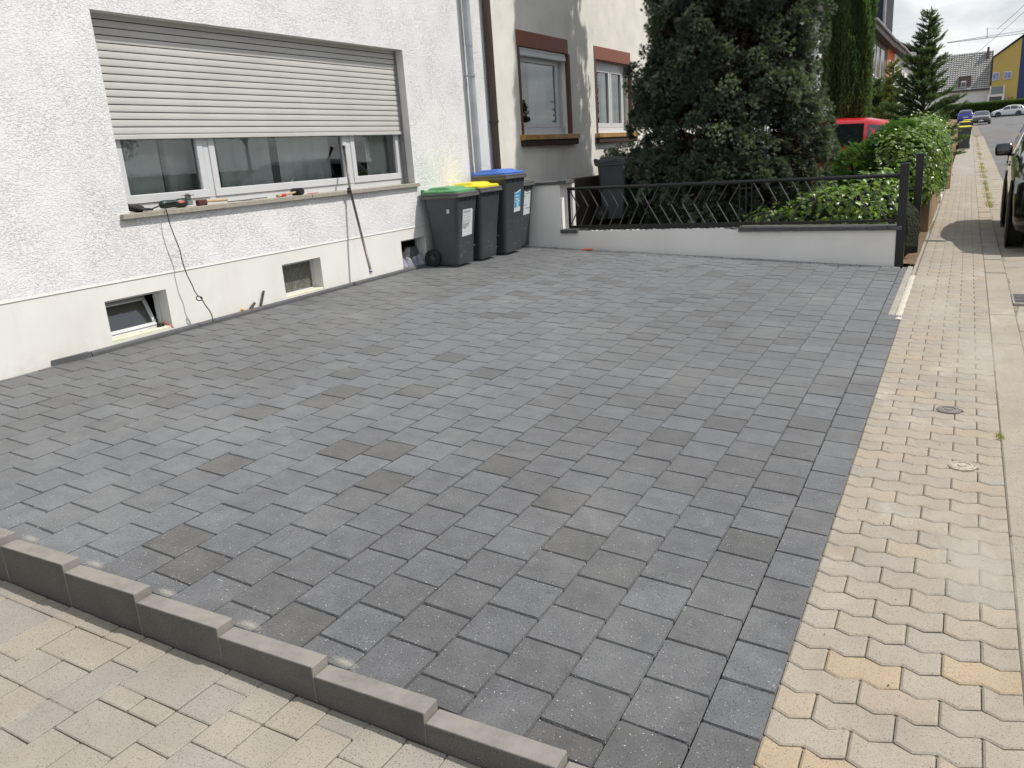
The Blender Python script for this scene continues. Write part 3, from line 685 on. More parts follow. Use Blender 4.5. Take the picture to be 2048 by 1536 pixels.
# ================================================================== NEIGHBOUR HOUSE (cream)
H2 = thing('house', 'cream rendered house with oxide red window surrounds behind the fenced garden', 'house', (XW, 9.4, .4))
X2 = XW - .01
W2 = [(10.16, 11.72, 1.875, 3.04), (12.79, 14.36, 1.875, 3.04), (16.2, 17.3, 1.0, 3.04)]
m_ = MB(); wall_yz(m_, X2, 9.36, 19.2, .0, 6.8, W2, .16)
m_.add([(X2, 19.2, 0), (X2 - 9, 19.2, 0), (X2 - 9, 19.2, 6.8), (X2, 19.2, 6.8)], [(0, 1, 2, 3)])
m_.build('wall', [M_wall2, M_wall2], H2)
m_ = MB(); m_.prism([(X2 + .45, 9.35, 6.7), (X2 + .45, 9.35, 6.85), (X2 - 4.5, 9.35, 10.4), (X2 - 9.5, 9.35, 6.85), (X2 - 9.5, 9.35, 6.7), (X2 - 4.5, 9.35, 10.2)], (0, 10.1, 0)); m_.build('roof', MATS['roof_tile'], H2, fixn=True)
for i, (y0, y1, z0, z1) in enumerate(W2[:2]):
    w = MB().bbox((X2 - .15, y0, z0), (X2 - .09, y1, z0 + .10)).bbox((X2 - .15, y0, z1 - .12), (X2 - .10, y1, z1)).bbox((X2 - .15, y0, z0 + .10), (X2 - .10, y0 + .05, z1 - .12)).bbox((X2 - .15, y1 - .18, z0 + .10), (X2 - .12, y1, z1 - .12)).build('window', M_pvc, H2)
    MB().bbox((X2 - .05, y0 - .07, z1 - .015), (X2 + .012, y1 - .005 + .0, z1 + .185), .003).build('lintel', M_red, w)
    M_sur = mat('dark_red_surround', (.12, .055, .042), rough=.6); MB().box((X2 - .13, y0 - .06, z0), (X2 + .010, y0 - .002, z1 - .015)).build('jamb', M_sur, w); MB().box((X2 - .05, y1 - .004, z0), (X2 + .010, y1 + .05, z1 - .015)).build('jamb', M_sur, w)
    if i == 0:
        casement(w, y0 + .06, y1 - .19, z0 + .10, z1 - .12, X2 - .115, .07)
        bx = MB().bbox((X2 - .09, y0 + .0, z1 - .13), (X2 - .005, y1 - .06, z1 - .055), .01); bx.bbox((X2 - .09, y0, z1 - .055), (X2 - .012, y1 - .06, z1 - .02), .005); bx.build('shutter_box', M_pvc, w)
        MB().box((X2 - .9, y0 - .3, 1.2), (X2 - .16, y1 + .3, 3.3)).build('room', M_dark, w) if False else None
    else:
        casement(w, y0 + .06, y0 + .80, z0 + .10, z1 - .12, X2 - .115, .065); casement(w, y0 + .81, y1 - .19, z0 + .10, z1 - .12, X2 - .115, .065)
    d = MB().box((X2 - 2.2, y0 - .3, 1.3), (X2 - .165, y1 + .3, 3.3)); d.f = [f for j, f in enumerate(d.f) if j != 3]; d.m = d.m[:5]; d.build('room', M_dark, w)
    curtain(w, y0 + .05, y0 + .55, 1.9, 3.05, X2 - .3, 30); curtain(w, y1 - .75, y1 - .1, 1.9, 3.05, X2 - .28, 24)
    # ochre tiled sill on a brown ledge
    s_ = MB().bbox((X2 - .1, y0 - .10, z0 - .155), (X2 + .07, y1 + .13, z0 - .072), .004).build('window_sill', M_brwall, H2)
    ny = 12; wy = (y1 - y0 + .26) / ny
    tl = None
    for k in range(ny):
        if tl is None: o = MB().bbox((0, .0015, 0), (.185, wy - .0015, .070), .003).build('tile', M_tile, s_); tl = o.data
        else: o = bpy.data.objects.new('tile', tl); COL.objects.link(o); o.parent = s_
        o.location = (X2 - .098, y0 - .12 + k * wy, z0 - .071)
dp = MB().tube([(X2 + .07, 9.245, z) for z in (.5, 1.2, 2.06)], .046, 12, caps=False).build('downpipe', M_brownm, H2, smooth=True)
MB().tube([(X2 + .07, 9.245, z) for z in (2.04, 4, 6.7)], .050, 12, caps=False).build('upper_pipe', M_brownm, dp, smooth=True)
MB().tube([(X2 + .07, 9.245, 2.03), (X2 + .07, 9.245, 2.055)], .056, 12).tube([(X2 + .07, 9.245, 2.04), (X2, 9.2, 2.04)], .007, 6).build('bracket', M_brownm, dp)
# dark brown stair wall in front of the cream house
sw_ = thing('stair_wall', 'dark brown stepped stair wall under the cream house windows, behind the black fence', 'wall', (-4.9, 10.6, .4))
m_ = MB().bbox((-4.98, 10.55, .3), (-4.82, 12.0, 1.235), .01); m_.bbox((-4.98, 12.0, .3), (-4.82, 14.8, 1.36), .01); m_.bbox((-5.3, 10.40, .3), (-4.82, 10.545, 1.21), .01); m_.build('wall', M_brwall, sw_)
m_ = MB()
m_.prism([(-4.81, 11.9, .35), (-3.0, 11.9, .35), (-3.0, 11.9, .62), (-4.81, 11.9, 1.15)], (0, 2.8, 0)); m_.build('stair_flank', M_brwall, sw_, fixn=True)

# ================================================================== GARDEN WALL + FENCE
YW = 9.55
gw = thing('garden_wall', 'low pale rendered garden wall with tall white pier at the back edge of the driveway', 'wall', (-3, YW + .1, .2))
m_ = MB()
xs = lin(-4.58, -.597, 16)
top = .612
m_.add([p for x_ in xs for p in ((x_, YW, gz(x_, 9.5) - .08), (x_, YW, top if x_ < -2.27 else .575))], [(2 * i, 2 * i + 2, 2 * i + 3, 2 * i + 1) for i in range(15)])
m_.add([(-4.58, YW, top), (-.597, YW, top - .035), (-.597, YW + .2, top - .035), (-4.58, YW + .2, top)], [(0, 1, 2, 3)])
m_.add([(-.597, YW, .05), (-.597, YW + .2, .05), (-.597, YW + .2, .577), (-.597, YW, .577)], [(0, 1, 2, 3)])
m_.add([(-4.58, YW + .2, .0), (-.597, YW + .2, .0), (-.597, YW + .2, .577), (-4.58, YW + .2, .612)], [(3, 2, 1, 0)])
m_.build('wall', M_gwall, gw)
# rough uncovered mortar bed on the wall top
m_ = MB()
m_.grid(lambda u, v: (u, YW + .005 + v * .19, .611 + .005 * (math.sin(u * 41) * math.sin(u * 17 + v * 5) > .1) + .003 * math.sin(u * 90)), lin(-4.2, -2.3, 120), lin(0, 1, 4)); m_.build('mortar_bed', M_gwall, gw)
m_ = MB().bbox((-5.36, YW - .0, .2), (-4.58, YW + .2, 1.213), .004); m_.build('pier', M_gwall, gw)
m_ = MB().bbox((-4.60, YW + .16, .60), (-4.478, YW + .24, 1.213), .003).build('pier_end', M_white, gw)
for a, b, zt in ((-5.36, -4.99, 1.25), (-4.985, -4.61, 1.25), (-4.605, -4.47, 1.262)): MB().bbox((a, YW - .03, 1.214), (b, YW + .22, zt), .004).build('capstone', M_cap, gw, centre=True)
MB().bbox((-4.588, YW - .035, .587), (-4.345, YW + .12, .635), .004).build('capstone', M_cap, gw, centre=True); MB().bbox((-4.342, YW + .05, .590), (-4.225, YW + .24, .642), .004).build('capstone', M_cap, gw, centre=True)
x_ = -2.275; 
while x_ < -.56:
    w_ = .198; x1_ = min(x_ + w_, -.548)
    MB().bbox((x_, YW - .04 + random.uniform(-.001, .001), .572 - (x_ + 2.275) * .006), (x1_ - .001, YW + .22, .622 - (x_ + 2.275) * .012), .004).build('capstone', M_cap, gw, centre=True); x_ += w_ + .001
# fence
fn = thing('metal_fence', 'black metal fence with chevron bars standing on the low garden wall', 'fence', (-3, YW + .1, .6))
YF = YW + .06
MB().tube([(-4.50, YF, 1.145), (-.59, YF, 1.13)], .021, 12, caps=False).build('top_rail', M_fence, fn, smooth=True)
MB().bbox((-4.49, YF - .012, .640), (-2.15, YF + .012, .676), .002).build('bottom_rail', M_fence, fn); MB().bbox((-2.15, YF - .012, .640), (-.59, YF + .012, .668), .002).build('bottom_rail', M_fence, fn)
MB().bbox((-4.24, YF - .004, .606), (-2.28, YF + .018, .645), .002).build('base_plate', mat('fence_base_steel', (.016, .014, .015), rough=.6), fn)  # dark steel strip between wall top and bottom rail
MB().bbox((-4.498, YF - .014, .645), (-4.470, YF + .014, 1.15), .002).build('end_post', M_fence, fn)
MB().bbox((-.597, YW - .012, -.05), (-.512, YW + .075, 1.252), .003).build('post', M_fence, fn)
M_bar = mat('satin_black_bar', (.018, .018, .019), rough=.5, spec=1.0, var=.05, coat=.6); M_bar.node_tree.nodes['Principled BSDF'].inputs['Coat Roughness'].default_value = .45
def bar(x0, z0, x1, z1):
    d = Vector((x1 - x0, 0, z1 - z0)); ln = d.length; Mx = Matrix.Translation((x0, YF, z0)) @ RY(math.atan2(d.x, d.z))
    MB().bbox((-.004, -.012, 0), (.004, .012, ln), .001, M=Mx).build('bar', M_bar, fn)
for k in range(8):
    a = -4.468 + k * .1355; bar(a, 1.13, a + .118, .915); bar(a + .118, .915, a - .005, .672)
    b = -3.397 + k * .1415; bar(b, .905, b + .137, .674); bar(b, .905, b + .13, 1.13)
for k in range(8):
    a = -2.129 + k * .1415; bar(a, 1.122, a + .122, .905)
    if k < 8: bar(a + .122, .905, a - .01, .668)
for k in range(3):
    b = -1.0 + k * .1415 + .02; bar(b, .905, b + .137, .668); bar(b, .905, b + .13, 1.12)
for x_ in (-2.285, -2.212, -2.146): MB().bbox((x_ - .006, YF - .006, .65), (x_ + .006, YF + .006, 1.13), .001).build('upright', M_fence, fn)
for z_ in (1.062, .762):
    MB().bbox((-2.30, YF - .008, z_ - .006), (-2.14, YF + .008, z_ + .006), .001).build('tie', M_fence, fn)
fp = MB().bbox((-.50, 10.56, .1), (-.42, 10.64, 1.316), .003).build('fence_post', M_fence); tag(fp, 'lone black metal post half swallowed by the ivy hedge', 'post')

# ================================================================== WHEELIE BINS
def text_mesh(s, size, name, material, parent, M, local=True):
    cu = bpy.data.curves.new('t', 'FONT'); cu.body = s; cu.size = size; cu.extrude = .0004; to = bpy.data.objects.new('t', cu); COL.objects.link(to)
    dg_ = bpy.context.evaluated_depsgraph_get(); me = bpy.data.meshes.new_from_object(to.evaluated_get(dg_)); bpy.data.objects.remove(to); bpy.data.curves.remove(cu)
    me.transform(M); me.materials.clear(); me.materials.append(material); me.name = name
    o = bpy.data.objects.new(name, me); COL.objects.link(o); o.parent = parent
    if not local: o.matrix_parent_inverse = WM.get(parent.name, I4()).inverted()
    return o
M_bin2 = mat('bin_rim_plastic', (.12, .12, .115), rough=.5, var=.15, vscale=8)
M_stick = mat('sticker_paper', (.62, .66, .66), rough=.5, var=.06, vscale=30)
M_stickg = mat('sticker_grey', (.34, .37, .38), rough=.5, var=.1, vscale=30)
M_stickb = mat('sticker_cyan', (.02, .33, .62), rough=.4, var=.08, vscale=30)
M_scuff = mat('scuff', (.34, .34, .33), rough=.9, var=.3, vscale=60)
def rsec(x0, x1, hw, r, z, n=3):
    pts = []
    for cx, cy, a0 in ((x1 - r, hw - r, 0), (x0 + r, hw - r, 90), (x0 + r, -hw + r, 180), (x1 - r, -hw + r, 270)):
        for k in range(n + 1):
            a = math.radians(a0 + 90 * k / n); pts.append((cx + r * math.cos(a), cy + r * math.sin(a), z))
    return pts
def loft(mb, secs, mi=0, cap0=True, cap1=True):
    n = len(secs[0]); vs = [p for s in secs for p in s]; fs = []
    for i in range(len(secs) - 1):
        for k in range(n): k2 = (k + 1) % n; fs.append((i * n + k, i * n + k2, (i + 1) * n + k2, (i + 1) * n + k))
    if cap0: fs.append(tuple(reversed(range(n))))
    if cap1: fs.append(tuple((len(secs) - 1) * n + k for k in range(n)))
    return mb.add(vs, fs, mi)
def make_bin(label, loc, rz, H, Wt, lidmat, handle_mat=None, sticker=None, group='wheelie bins lined up against the house', rimmat=None, detail=True, D=1.0):
    t = thing('wheelie_bin', label, 'bin', loc, (0, 0, rz), group)
    hw = Wt / 2; hb = hw * .74; s = H / .93; zr = .77 * s * (1.0 if H < 1 else 1.02)
    b = MB()
    loft(b, [rsec(-.13, .185, hb, .035, .02), rsec(-.135, .19, hb + .003, .04, .05), rsec(-.15, .225, (hb + hw) / 2 - .02, .045, zr * .5), rsec(-.165, .268 * D, hw - .022, .045, zr - .05), rsec(-.17, .272 * D, hw - .018, .045, zr)])
    b.build('body', M_bin, t, smooth=False, local=True)
    r = MB()
    loft(r, [rsec(-.185, .285 * D, hw - .006, .03, zr - .008), rsec(-.195, .300 * D, hw, .03, zr), rsec(-.195, .300 * D, hw, .03, zr + .022), rsec(-.185, .288 * D, hw - .01, .03, zr + .026)])
    loft(r, [rsec(-.18, .280 * D, hw - .012, .03, zr + .026), rsec(-.185, .292 * D, hw - .004, .03, zr + .030), rsec(-.185, .292 * D, hw - .004, .03, zr + .046), rsec(-.18, .28 * D, hw - .016, .03, zr + .050)])
    r.build('rim', rimmat or M_bin2, t, local=True)
    l = MB()
    loft(l, [rsec(-.19, .262 * D, hw - .018, .03, zr + .050), rsec(-.192, .262 * D, hw - .018, .03, zr + .068), rsec(-.18, .245 * D, hw - .035, .03, zr + .080), rsec(-.15, .18 * D, hw - .06, .04, zr + .086), rsec(-.13, .15 * D, hw - .075, .04, zr + .108), rsec(-.10, .12 * D, hw - .10, .04, zr + .114)])
    l.bbox((-.225, -hw + .05, zr + .055), (-.185, hw - .05, zr + .085), .008)
    for yy in (-1, 1): l.bbox((-.215, yy * (hw - .045) - .012, zr + .04), (-.165, yy * (hw - .045) + .012, zr + .098), .006)
    lo = l.build('lid', lidmat, t, local=True)
    if detail:
        for sg in (-1, 1):
            hh = MB(); z0 = zr + .055; yy = sg * (hw - .012)
            hh.tube([(.02, yy, z0 + .028), (.02, yy + sg * .012, z0 + .004), (.12, yy + sg * .012, z0 + .002), (.12, yy, z0 + .026)], .006, 6); hh.build('lid_grip', lidmat, lo, local=True)
        MB().tube([(-.20, -hw + .03, zr + .03), (-.20, hw - .03, zr + .03)], .013, 8).build('handle_bar', M_bin2, t, local=True)
        for yy in (-.6, -.2, .2, .6): MB().bbox((.262 * D, yy * hw - .003, zr - .045), (.285 * D, yy * hw + .003, zr - .006), .002).build('rib', M_bin, t, local=True)
    for sg in (-1, 1):
        M_ = T(-.128, sg * (hb + .035), .10) @ RX(PI / 2)
        w = MB().lathe([(.055, -.022), (.092, -.024), (.100, -.016), (.100, .016), (.092, .024), (.055, .022)], 20, M=M_).build('wheel', M_black, t, local=True)
        hbm = MB().lathe([(.02, -.026), (.054, -.016), (.054, .016), (.02, .026)], 14, M=M_)
        for k in range(5): hbm.add([(p[0], p[1], p[2]) for p in [(.02, -.006, .027 * 1), (.055, -.006, .022), (.055, .006, .022), (.02, .006, .027)]], [(0, 1, 2, 3)], M=M_ @ RZ(k * 2 * PI / 5))
        hbm.build('hub', M_bin, w, local=True)
    MB().tube([(-.128, -hb - .03, .10), (-.128, hb + .03, .10)], .010, 6).build('axle', M_black, t, local=True)
    # sticker on the front face
    def fx(z): return float(np.interp(z, [.05, zr * .5, zr - .05], [.19, .225, .268 * D])) + .0025
    def fp_(y, z, o=0): return (fx(z) + o, y, z)
    if sticker:
        (y0, y1, z0, z1, kind) = sticker
        M_s = M_stick; st = MB()
        jag = [(y0 + (y1 - y0) * k / 6, z1 + random.uniform(-.012, .004)) for k in range(7)]
        if kind == 'blue': jag = [(y0, z1 - .01), (y0 + .03, z1 - .03), (y0 + .07, z1 - .012), (y1, z1 + .01)]
        pts = [fp_(y0 - .006, z0), fp_(y1 - .004, z0 + .008)] + [fp_(a, b_) for a, b_ in reversed(jag)]
        st.poly(pts); so = st.build('sticker', M_s, t, local=True)
        if kind == 'blue':
            q = MB(); q.poly([fp_(y0 + .004, z0 + .05, .001), fp_(y1 - .004, z0 + .065, .001), fp_(y1 - .004, z1 - .01, .001), fp_(y0 + .03, z1 - .04, .001), fp_(y0 + .004, z1 - .025, .001)]); q.build('print', M_stickb, so, local=True)
            q = MB(); ym = (y0 + y1) / 2
            for zz, hh in ((z1 - .075, .018), (z1 - .11, .018)):
                for k in range(4): q.poly([fp_(y0 + .02 + k * .026, zz, .002), fp_(y0 + .04 + k * .026, zz, .002), fp_(y0 + .04 + k * .026, zz + hh, .002), fp_(y0 + .02 + k * .026, zz + hh, .002)])
            q.poly([fp_(y0 + .025, z1 - .145, .002), fp_(y1 - .025, z1 - .135, .002), fp_(y1 - .025, z1 - .12, .002), fp_(y0 + .025, z1 - .13, .002)])
            q.poly([fp_(ym - .02, z0 + .055, .002), fp_(ym + .02, z0 + .055, .002), fp_(ym + .02, z0 + .13, .002), fp_(ym + .008, z0 + .155, .002), fp_(ym - .008, z0 + .155, .002), fp_(ym - .02, z0 + .13, .002)])
            q.build('print', M_s, so, local=True)
        elif kind == 'house':
            q = MB(); q.poly([fp_(y0 + .01, z0 + .10, .001), fp_(y0 + .055, z0 + .075, .001), fp_(y1 - .045, z0 + .15, .001), fp_(y0 + .01, z0 + .145, .001)])
            for zz in (.155, .17, .20, .225): q.poly([fp_(y0 + .008, z0 + zz, .001), fp_(y1 - .035, z0 + zz + .008, .001), fp_(y1 - .035, z0 + zz + .014, .001), fp_(y0 + .008, z0 + zz + .008, .001)])
            q.poly([fp_(y0 + .01, z1 - .045, .001), fp_(y1 - .05, z1 - .04, .001), fp_(y1 - .05, z1 - .015, .001), fp_(y0 + .01, z1 - .018, .001)])
            q.build('print', M_stickg, so, local=True)
        else:
            q = MB()
            for zz, a_, b_ in ((z1 - .04, .03, .0), (z1 - .075, .01, .10), (z0 + .11, .02, .09), (z0 + .075, .06, .0)):
                q.poly([fp_(y0 + a_, zz, .001), fp_(y1 - b_ - .01, zz + .004, .001), fp_(y1 - b_ - .01, zz + .02, .001), fp_(y0 + a_, zz + .016, .001)])
            q.build('print', M_stickg, so, local=True)
    # scuffs
    sc_m = MB()
    for k in range(14):
        y = random.uniform(-hb, hb); z = random.choice([.12, .15, .2, .25, .4]) + random.uniform(-.02, .02); ln = random.uniform(.01, .05)
        sc_m.poly([fp_(y, z, .0005), fp_(y + ln, z + .004, .0005), fp_(y + ln, z + .0065, .0005), fp_(y, z + .003, .0005)])
    if detail: sc_m.build('scuff_mark', M_scuff, t, local=True)
    return t
def gzz(x, y): return gz(x, y)
M_lg = mat('green_lid', (.10, .30, .13), rough=.45, var=.12, vscale=5); M_ly = mat('yellow_lid', (.72, .60, .02), rough=.4, var=.05, vscale=5); M_lb = mat('blue_lid', (.05, .15, .50), rough=.4, var=.06, vscale=5)
b1 = make_bin('dark wheelie bin with green lid and torn white sticker, nearest by the house', (-5.125, 7.72, gz(-5.13, 7.7)), .02, .93, .485, M_lg, sticker=(-.10, .115, .33, .63, 'house'))
b2 = make_bin('dark wheelie bin with yellow lid and no sticker, scratched front', (-5.115, 8.235, gz(-5.1, 8.2)), -.02, .955, .50, M_ly)
b3 = make_bin('tall dark wheelie bin with blue lid and blue and white sticker', (-5.08, 8.79, gz(-5.1, 8.8)), 0, 1.08, .56, M_lb, sticker=(-.02, .14, .50, .76, 'blue'))
b4 = make_bin('dark wheelie bin with grey lid and pale sticker, in the corner by the white pier', (-5.20, 9.275, gz(-5.2, 9.25)), 0, .955, .47, M_bin2, sticker=(-.04, .13, .42, .72, 'pale'))
MB().poly([(.12, -.2225, .60), (.155, -.2225, .60), (.155, -.2255, .645), (.12, -.2255, .645)]).build('small_label', M_stick, b1, local=True)
nb_ = make_bin('black wheelie bin with closed lid standing by the cream house beside the big conifer', (-4.46, 11.1, .62), .1, .93, .5, M_bin, group=None, rimmat=M_bin)

# ================================================================== TOOLS ON THE SILL
zs = 1.390
# work glove
M_gl = mat('black_glove_fabric', (.022, .022, .024), rough=.75, var=.3, vscale=60, bump=.5, bscale=150)
t = thing('work_glove', 'crumpled black work glove lying at the left end of the window sill', 'glove', (-5.40, 3.95, zs))
m_ = MB(); palm = [(0, .01, 0), (0, .0, 0)]
def blob(mb, path, radii, flat=.6, n=10):
    pts = [Vector(p) for p in path]; vs = []; fs = []
    for i, p in enumerate(pts):
        d = (pts[min(i + 1, len(pts) - 1)] - pts[max(i - 1, 0)]).normalized(); a = d.cross(Vector((0, 0, 1))).normalized(); b_ = a.cross(d).normalized()
        for k in range(n): th = 2 * PI * k / n; vs.append(p + a * math.cos(th) * radii[i] + b_ * math.sin(th) * radii[i] * flat)
    for i in range(len(pts) - 1):
        for k in range(n): k2 = (k + 1) % n; fs.append((i * n + k, i * n + k2, (i + 1) * n + k2, (i + 1) * n + k))
    fs.append(tuple(reversed(range(n)))); fs.append(tuple((len(pts) - 1) * n + k for k in range(n)))
    return mb.add(vs, fs)
blob(m_, [(.0, -.11, .055), (0, -.08, .048), (.0, -.04, .034), (.0, 0, .028), (.0, .03, .022)], [.024, .034, .044, .046, .04], .65)
for k, (dx, ln) in enumerate(((-.032, .07), (-.011, .085), (.011, .08), (.031, .065))):
    blob(m_, [(dx * .9, .015, .02), (dx * 1.15, .045, .020 - k * .001), (dx * 1.3, .045 + ln * .5, .013), (dx * 1.35, .045 + ln * .85, .009)], [.013, .012, .011, .006], .85, 8)
blob(m_, [(.035, -.03, .025), (.058, 0, .018), (.066, .03, .012)], [.015, .013, .008], .8, 8)
m_.build('glove_hand', M_gl, t, smooth=True, local=True)
blob(MB(), [(0, 0, 0), (0, 1, 0)], [1, 1])
cfm = MB(); blob(cfm, [(-.004, -.135, .066), (-.002, -.105, .054)], [.026, .029], .7, 10); cfm.build('cuff', mat('blue_grey_knit', (.07, .08, .10), rough=.9), t, local=True)
# angle grinder
gr_ = thing('angle_grinder', 'dark green angle grinder with red nameplate and metal gear head on the sill', 'angle grinder', (-5.415, 4.31, zs), (0, 0, 0))
M_gg = mat('dark_green_plastic', (.018, .035, .028), rough=.4, var=.1); M_al = mat('cast_aluminium', (.42, .42, .42), rough=.4, metal=.8, var=.1, vscale=40)
M_b = T(0, 0, .036) @ RZ(PI / 2) @ RX(0)
def ytube(mb, prof, n=16, zc=.036, sq=1.0):
    vs = []; fs = []
    for (y, r) in prof:
        for k in range(n): a = 2 * PI * k / n; vs.append((r * math.cos(a) * sq, y, zc + r * math.sin(a)))
    for i in range(len(prof) - 1):
        for k in range(n): k2 = (k + 1) % n; fs.append((i * n + k, (i + 1) * n + k, (i + 1) * n + k2, i * n + k2))
    fs.append(tuple(range(n))); fs.append(tuple(reversed([(len(prof) - 1) * n + k for k in range(n)])))
    return mb.add(vs, fs)
m_ = MB(); ytube(m_, [(-.145, .018), (-.138, .028), (-.11, .032), (-.05, .030), (.01, .029), (.02, .034), (.07, .036), (.085, .034), (.09, .030)]); m_.build('motor_housing', M_gg, gr_, smooth=True, local=True)
m_ = MB(); m_.bbox((-.028, .088, .012), (.028, .150, .062), .01); m_.tube([(0, .122, .06), (0, .122, .085)], .024, 12); m_.build('gear_head', M_al, gr_, local=True)
m_ = MB(); m_.tube([(0, .122, .086), (0, .122, .090)], .052, 20); m_.build('disc_guard', M_fence, gr_, local=True)
m_ = MB(); m_.tube([(0, .122, .090), (0, .122, .102)], .018, 10); m_.build('spindle', M_al, gr_, local=True)
lb = MB().add([(.0362, .0, .034), (.0372, .055, .036), (.0352, .055, .052), (.0342, .0, .050)], [(0, 1, 2, 3)]).build('nameplate', mat('red_label', (.55, .03, .03), rough=.5), gr_, local=True)
text_mesh('metabo', .0125, 'lettering', M_white, lb, T(.0385, .006, .039) @ Matrix(((0, 0, 1, 0), (1, 0, 0, 0), (0, 1, 0, 0), (0, 0, 0, 1))))
m_ = MB().tube([(.034, -.12, .045), (.038, -.06, .048), (.036, -.01, .05)], .005, 6).build('switch', M_black, gr_, local=True)
pts = [(.02, -.14, .02), (.05, -.158, .014), (.080, -.172, .012), (.095, -.177, .004), (.105, -.178, -.03)]
wpts = [(X_ + 5.415, Y_ - 4.31, Z_ - zs) for X_, Y_, Z_ in ((-5.305, 4.133, 1.29), (-5.30, 4.150, 1.19), (-5.30, 4.175, 1.08), (-5.295, 4.178, .98), (-5.285, 4.19, .88), (-5.28, 4.215, .80), (-5.27, 4.222, .745), (-5.262, 4.24, .705), (-5.25, 4.262, .690), (-5.25, 4.255, .668), (-5.262, 4.228, .672), (-5.266, 4.222, .695), (-5.256, 4.244, .702), (-5.25, 4.262, .67), (-5.245, 4.28, .62), (-5.24, 4.305, .575), (-5.238, 4.318, .53), (-5.235, 4.318, .475))]
def smooth_path(p, n=4):
    out = []; p = [Vector(q) for q in p]
    for i in range(len(p) - 1):
        a = p[max(i - 1, 0)]; b_ = p[i]; c = p[i + 1]; d = p[min(i + 2, len(p) - 1)]
        for k in range(n): t_ = k / n; out.append(.5 * ((2 * b_) + (c - a) * t_ + (2 * a - 5 * b_ + 4 * c - d) * t_ ** 2 + (3 * b_ - a - 3 * c + d) * t_ ** 3))
    out.append(p[-1]); return out
m_ = MB().tube(smooth_path(pts + wpts[0:]), .0042, 6).build('power_cord', M_black, gr_, smooth=True, local=True)
m_ = MB().tube(smooth_path([(0, -.145, .03), (.005, -.2, .02), (.02, -.26, .01), (.02, -.30, .008)]), .0055, 6).build('cable_sleeve', M_black, gr_, smooth=True, local=True)
# masonry brush hammer (red head, wooden handle)
t = thing('hand_brush', 'hand tool with dark red block head and pale wooden handle beside the grinder', 'brush', (-5.395, 4.54, zs))
MB().bbox((-.022, -.045, 0), (.022, .045, .045), .006).build('head', mat('dark_red_bristle', (.09, .025, .02), rough=.8, var=.3, vscale=80, bump=.6, bscale=200), t, local=True)
MB().tube([(0, .04, .03), (0, .1, .028), (0, .22, .026), (.0, .265, .024)], [.010, .011, .013, .011], 10).build('handle', M_wood, t, smooth=True, local=True)
# thin steel rod
t = MB().tube([(-5.43, 4.84, 1.396), (-5.44, 5.30, 1.398)], .004, 6).tube([(-5.42, 4.98, 1.396), (-5.40, 5.08, 1.395)], .004, 5).build('steel_rod', mat('dark_steel', (.05, .05, .05), rough=.4, metal=.7)); tag(t, 'thin dark steel rod lying on the sill between brush and mallet', 'rod')
# rubber mallet
t = thing('rubber_mallet', 'rubber mallet with black head and red banded wooden handle on the sill', 'mallet', (-5.39, 5.62, zs))
MB().tube([(-.045, .0, .033), (-.04, .0, .033), (.045, .03, .033), (.05, .03, .033)], [.028, .033, .033, .028], 16).build('head', M_black, t, local=True)
MB().tube([(0, .0, .03), (.01, -.08, .024), (.02, -.2, .014), (.024, -.27, .013)], [.010, .011, .012, .013], 10).build('handle', M_wood, t, smooth=True, local=True)
MB().tube([(.0225, -.165, .0165), (.025, -.215, .0142)], .0135, 10).build('red_band', MATS['red_label'], t, local=True)
t = thing('pencil', 'red carpenter pencil lying on the sill right of the mallet', 'pencil', (-5.38, 5.83, zs + .005))
MB().tube([(0, -.07, 0), (0, .07, 0)], .004, 6).build('shaft', MATS['red_label'], t, local=True); MB().tube([(0, -.07, 0), (0, -.095, 0)], [.004, .0008], 6).build('tip', M_wood, t, local=True)
# crank rod hanging over the sill
t = thing('crank_rod', 'long brown grey crank rod hanging from the window over the sill', 'rod', (-5.3, 6.3, 1.4))
MB().tube([(-5.455, 6.44, 1.80), (-5.322, 6.30, 1.40)], .0115, 10).build('upper_rod', mat('rod_metal', (.16, .135, .125), rough=.4, metal=.4, var=.2, vscale=20), t, smooth=True)
MB().tube([(-5.318, 6.296, 1.385), (-5.15, 6.258, .60)], [.0125, .0135], 10).build('lower_rod', MATS['rod_metal'], t, smooth=True)
MB().tube([(-5.33, 6.29, 1.408), (-5.308, 6.28, 1.372)], .018, 8).build('joint', M_black, t)
MB().tube([(-5.458, 6.445, 1.815), (-5.452, 6.437, 1.79)], .016, 8).build('eyelet', M_black, t)
e = MB().tube([(-5.151, 6.258, .604), (-5.142, 6.256, .56)], .017, 10).build('end_cap', M_pvc, t); MB().tube([(-5.1485, 6.2575, .593), (-5.1455, 6.257, .578)], .0176, 10).build('blue_print', mat('blue_ink', (.04, .05, .30), rough=.5), e)
# things stuck behind the edging
t = MB().tube([(-5.352, 4.95, gz(-5.33, 4.95) + .035), (-5.355, 5.015, gz(-5.33, 4.95) + .16)], .010, 8).build('tool_handle', mat('grimy_rubber', (.06, .058, .05), rough=.8, var=.3, vscale=60)); tag(t, 'upright dark tool handle leaning on the wall behind the edging', 'handle')
t = MB().tube([(-5.352, 4.83, gz(-5.33, 4.85) + .037), (-5.355, 4.89, gz(-5.33, 4.85) + .075)], .012, 8).build('tool_handle', MATS['grimy_rubber']); tag(t, 'short stub of a dark tool handle lying low behind the edging', 'handle')
t = MB().bbox((-5.36, 4.72, gz(-5.33, 4.75) + .036), (-5.335, 4.75, gz(-5.33, 4.75) + .056), .006).build('foam_scrap', mat('yellow_foam', (.65, .38, .08), rough=1, var=.3, vscale=90)); tag(t, 'small yellow foam scrap on the edging below the wall', 'scrap')
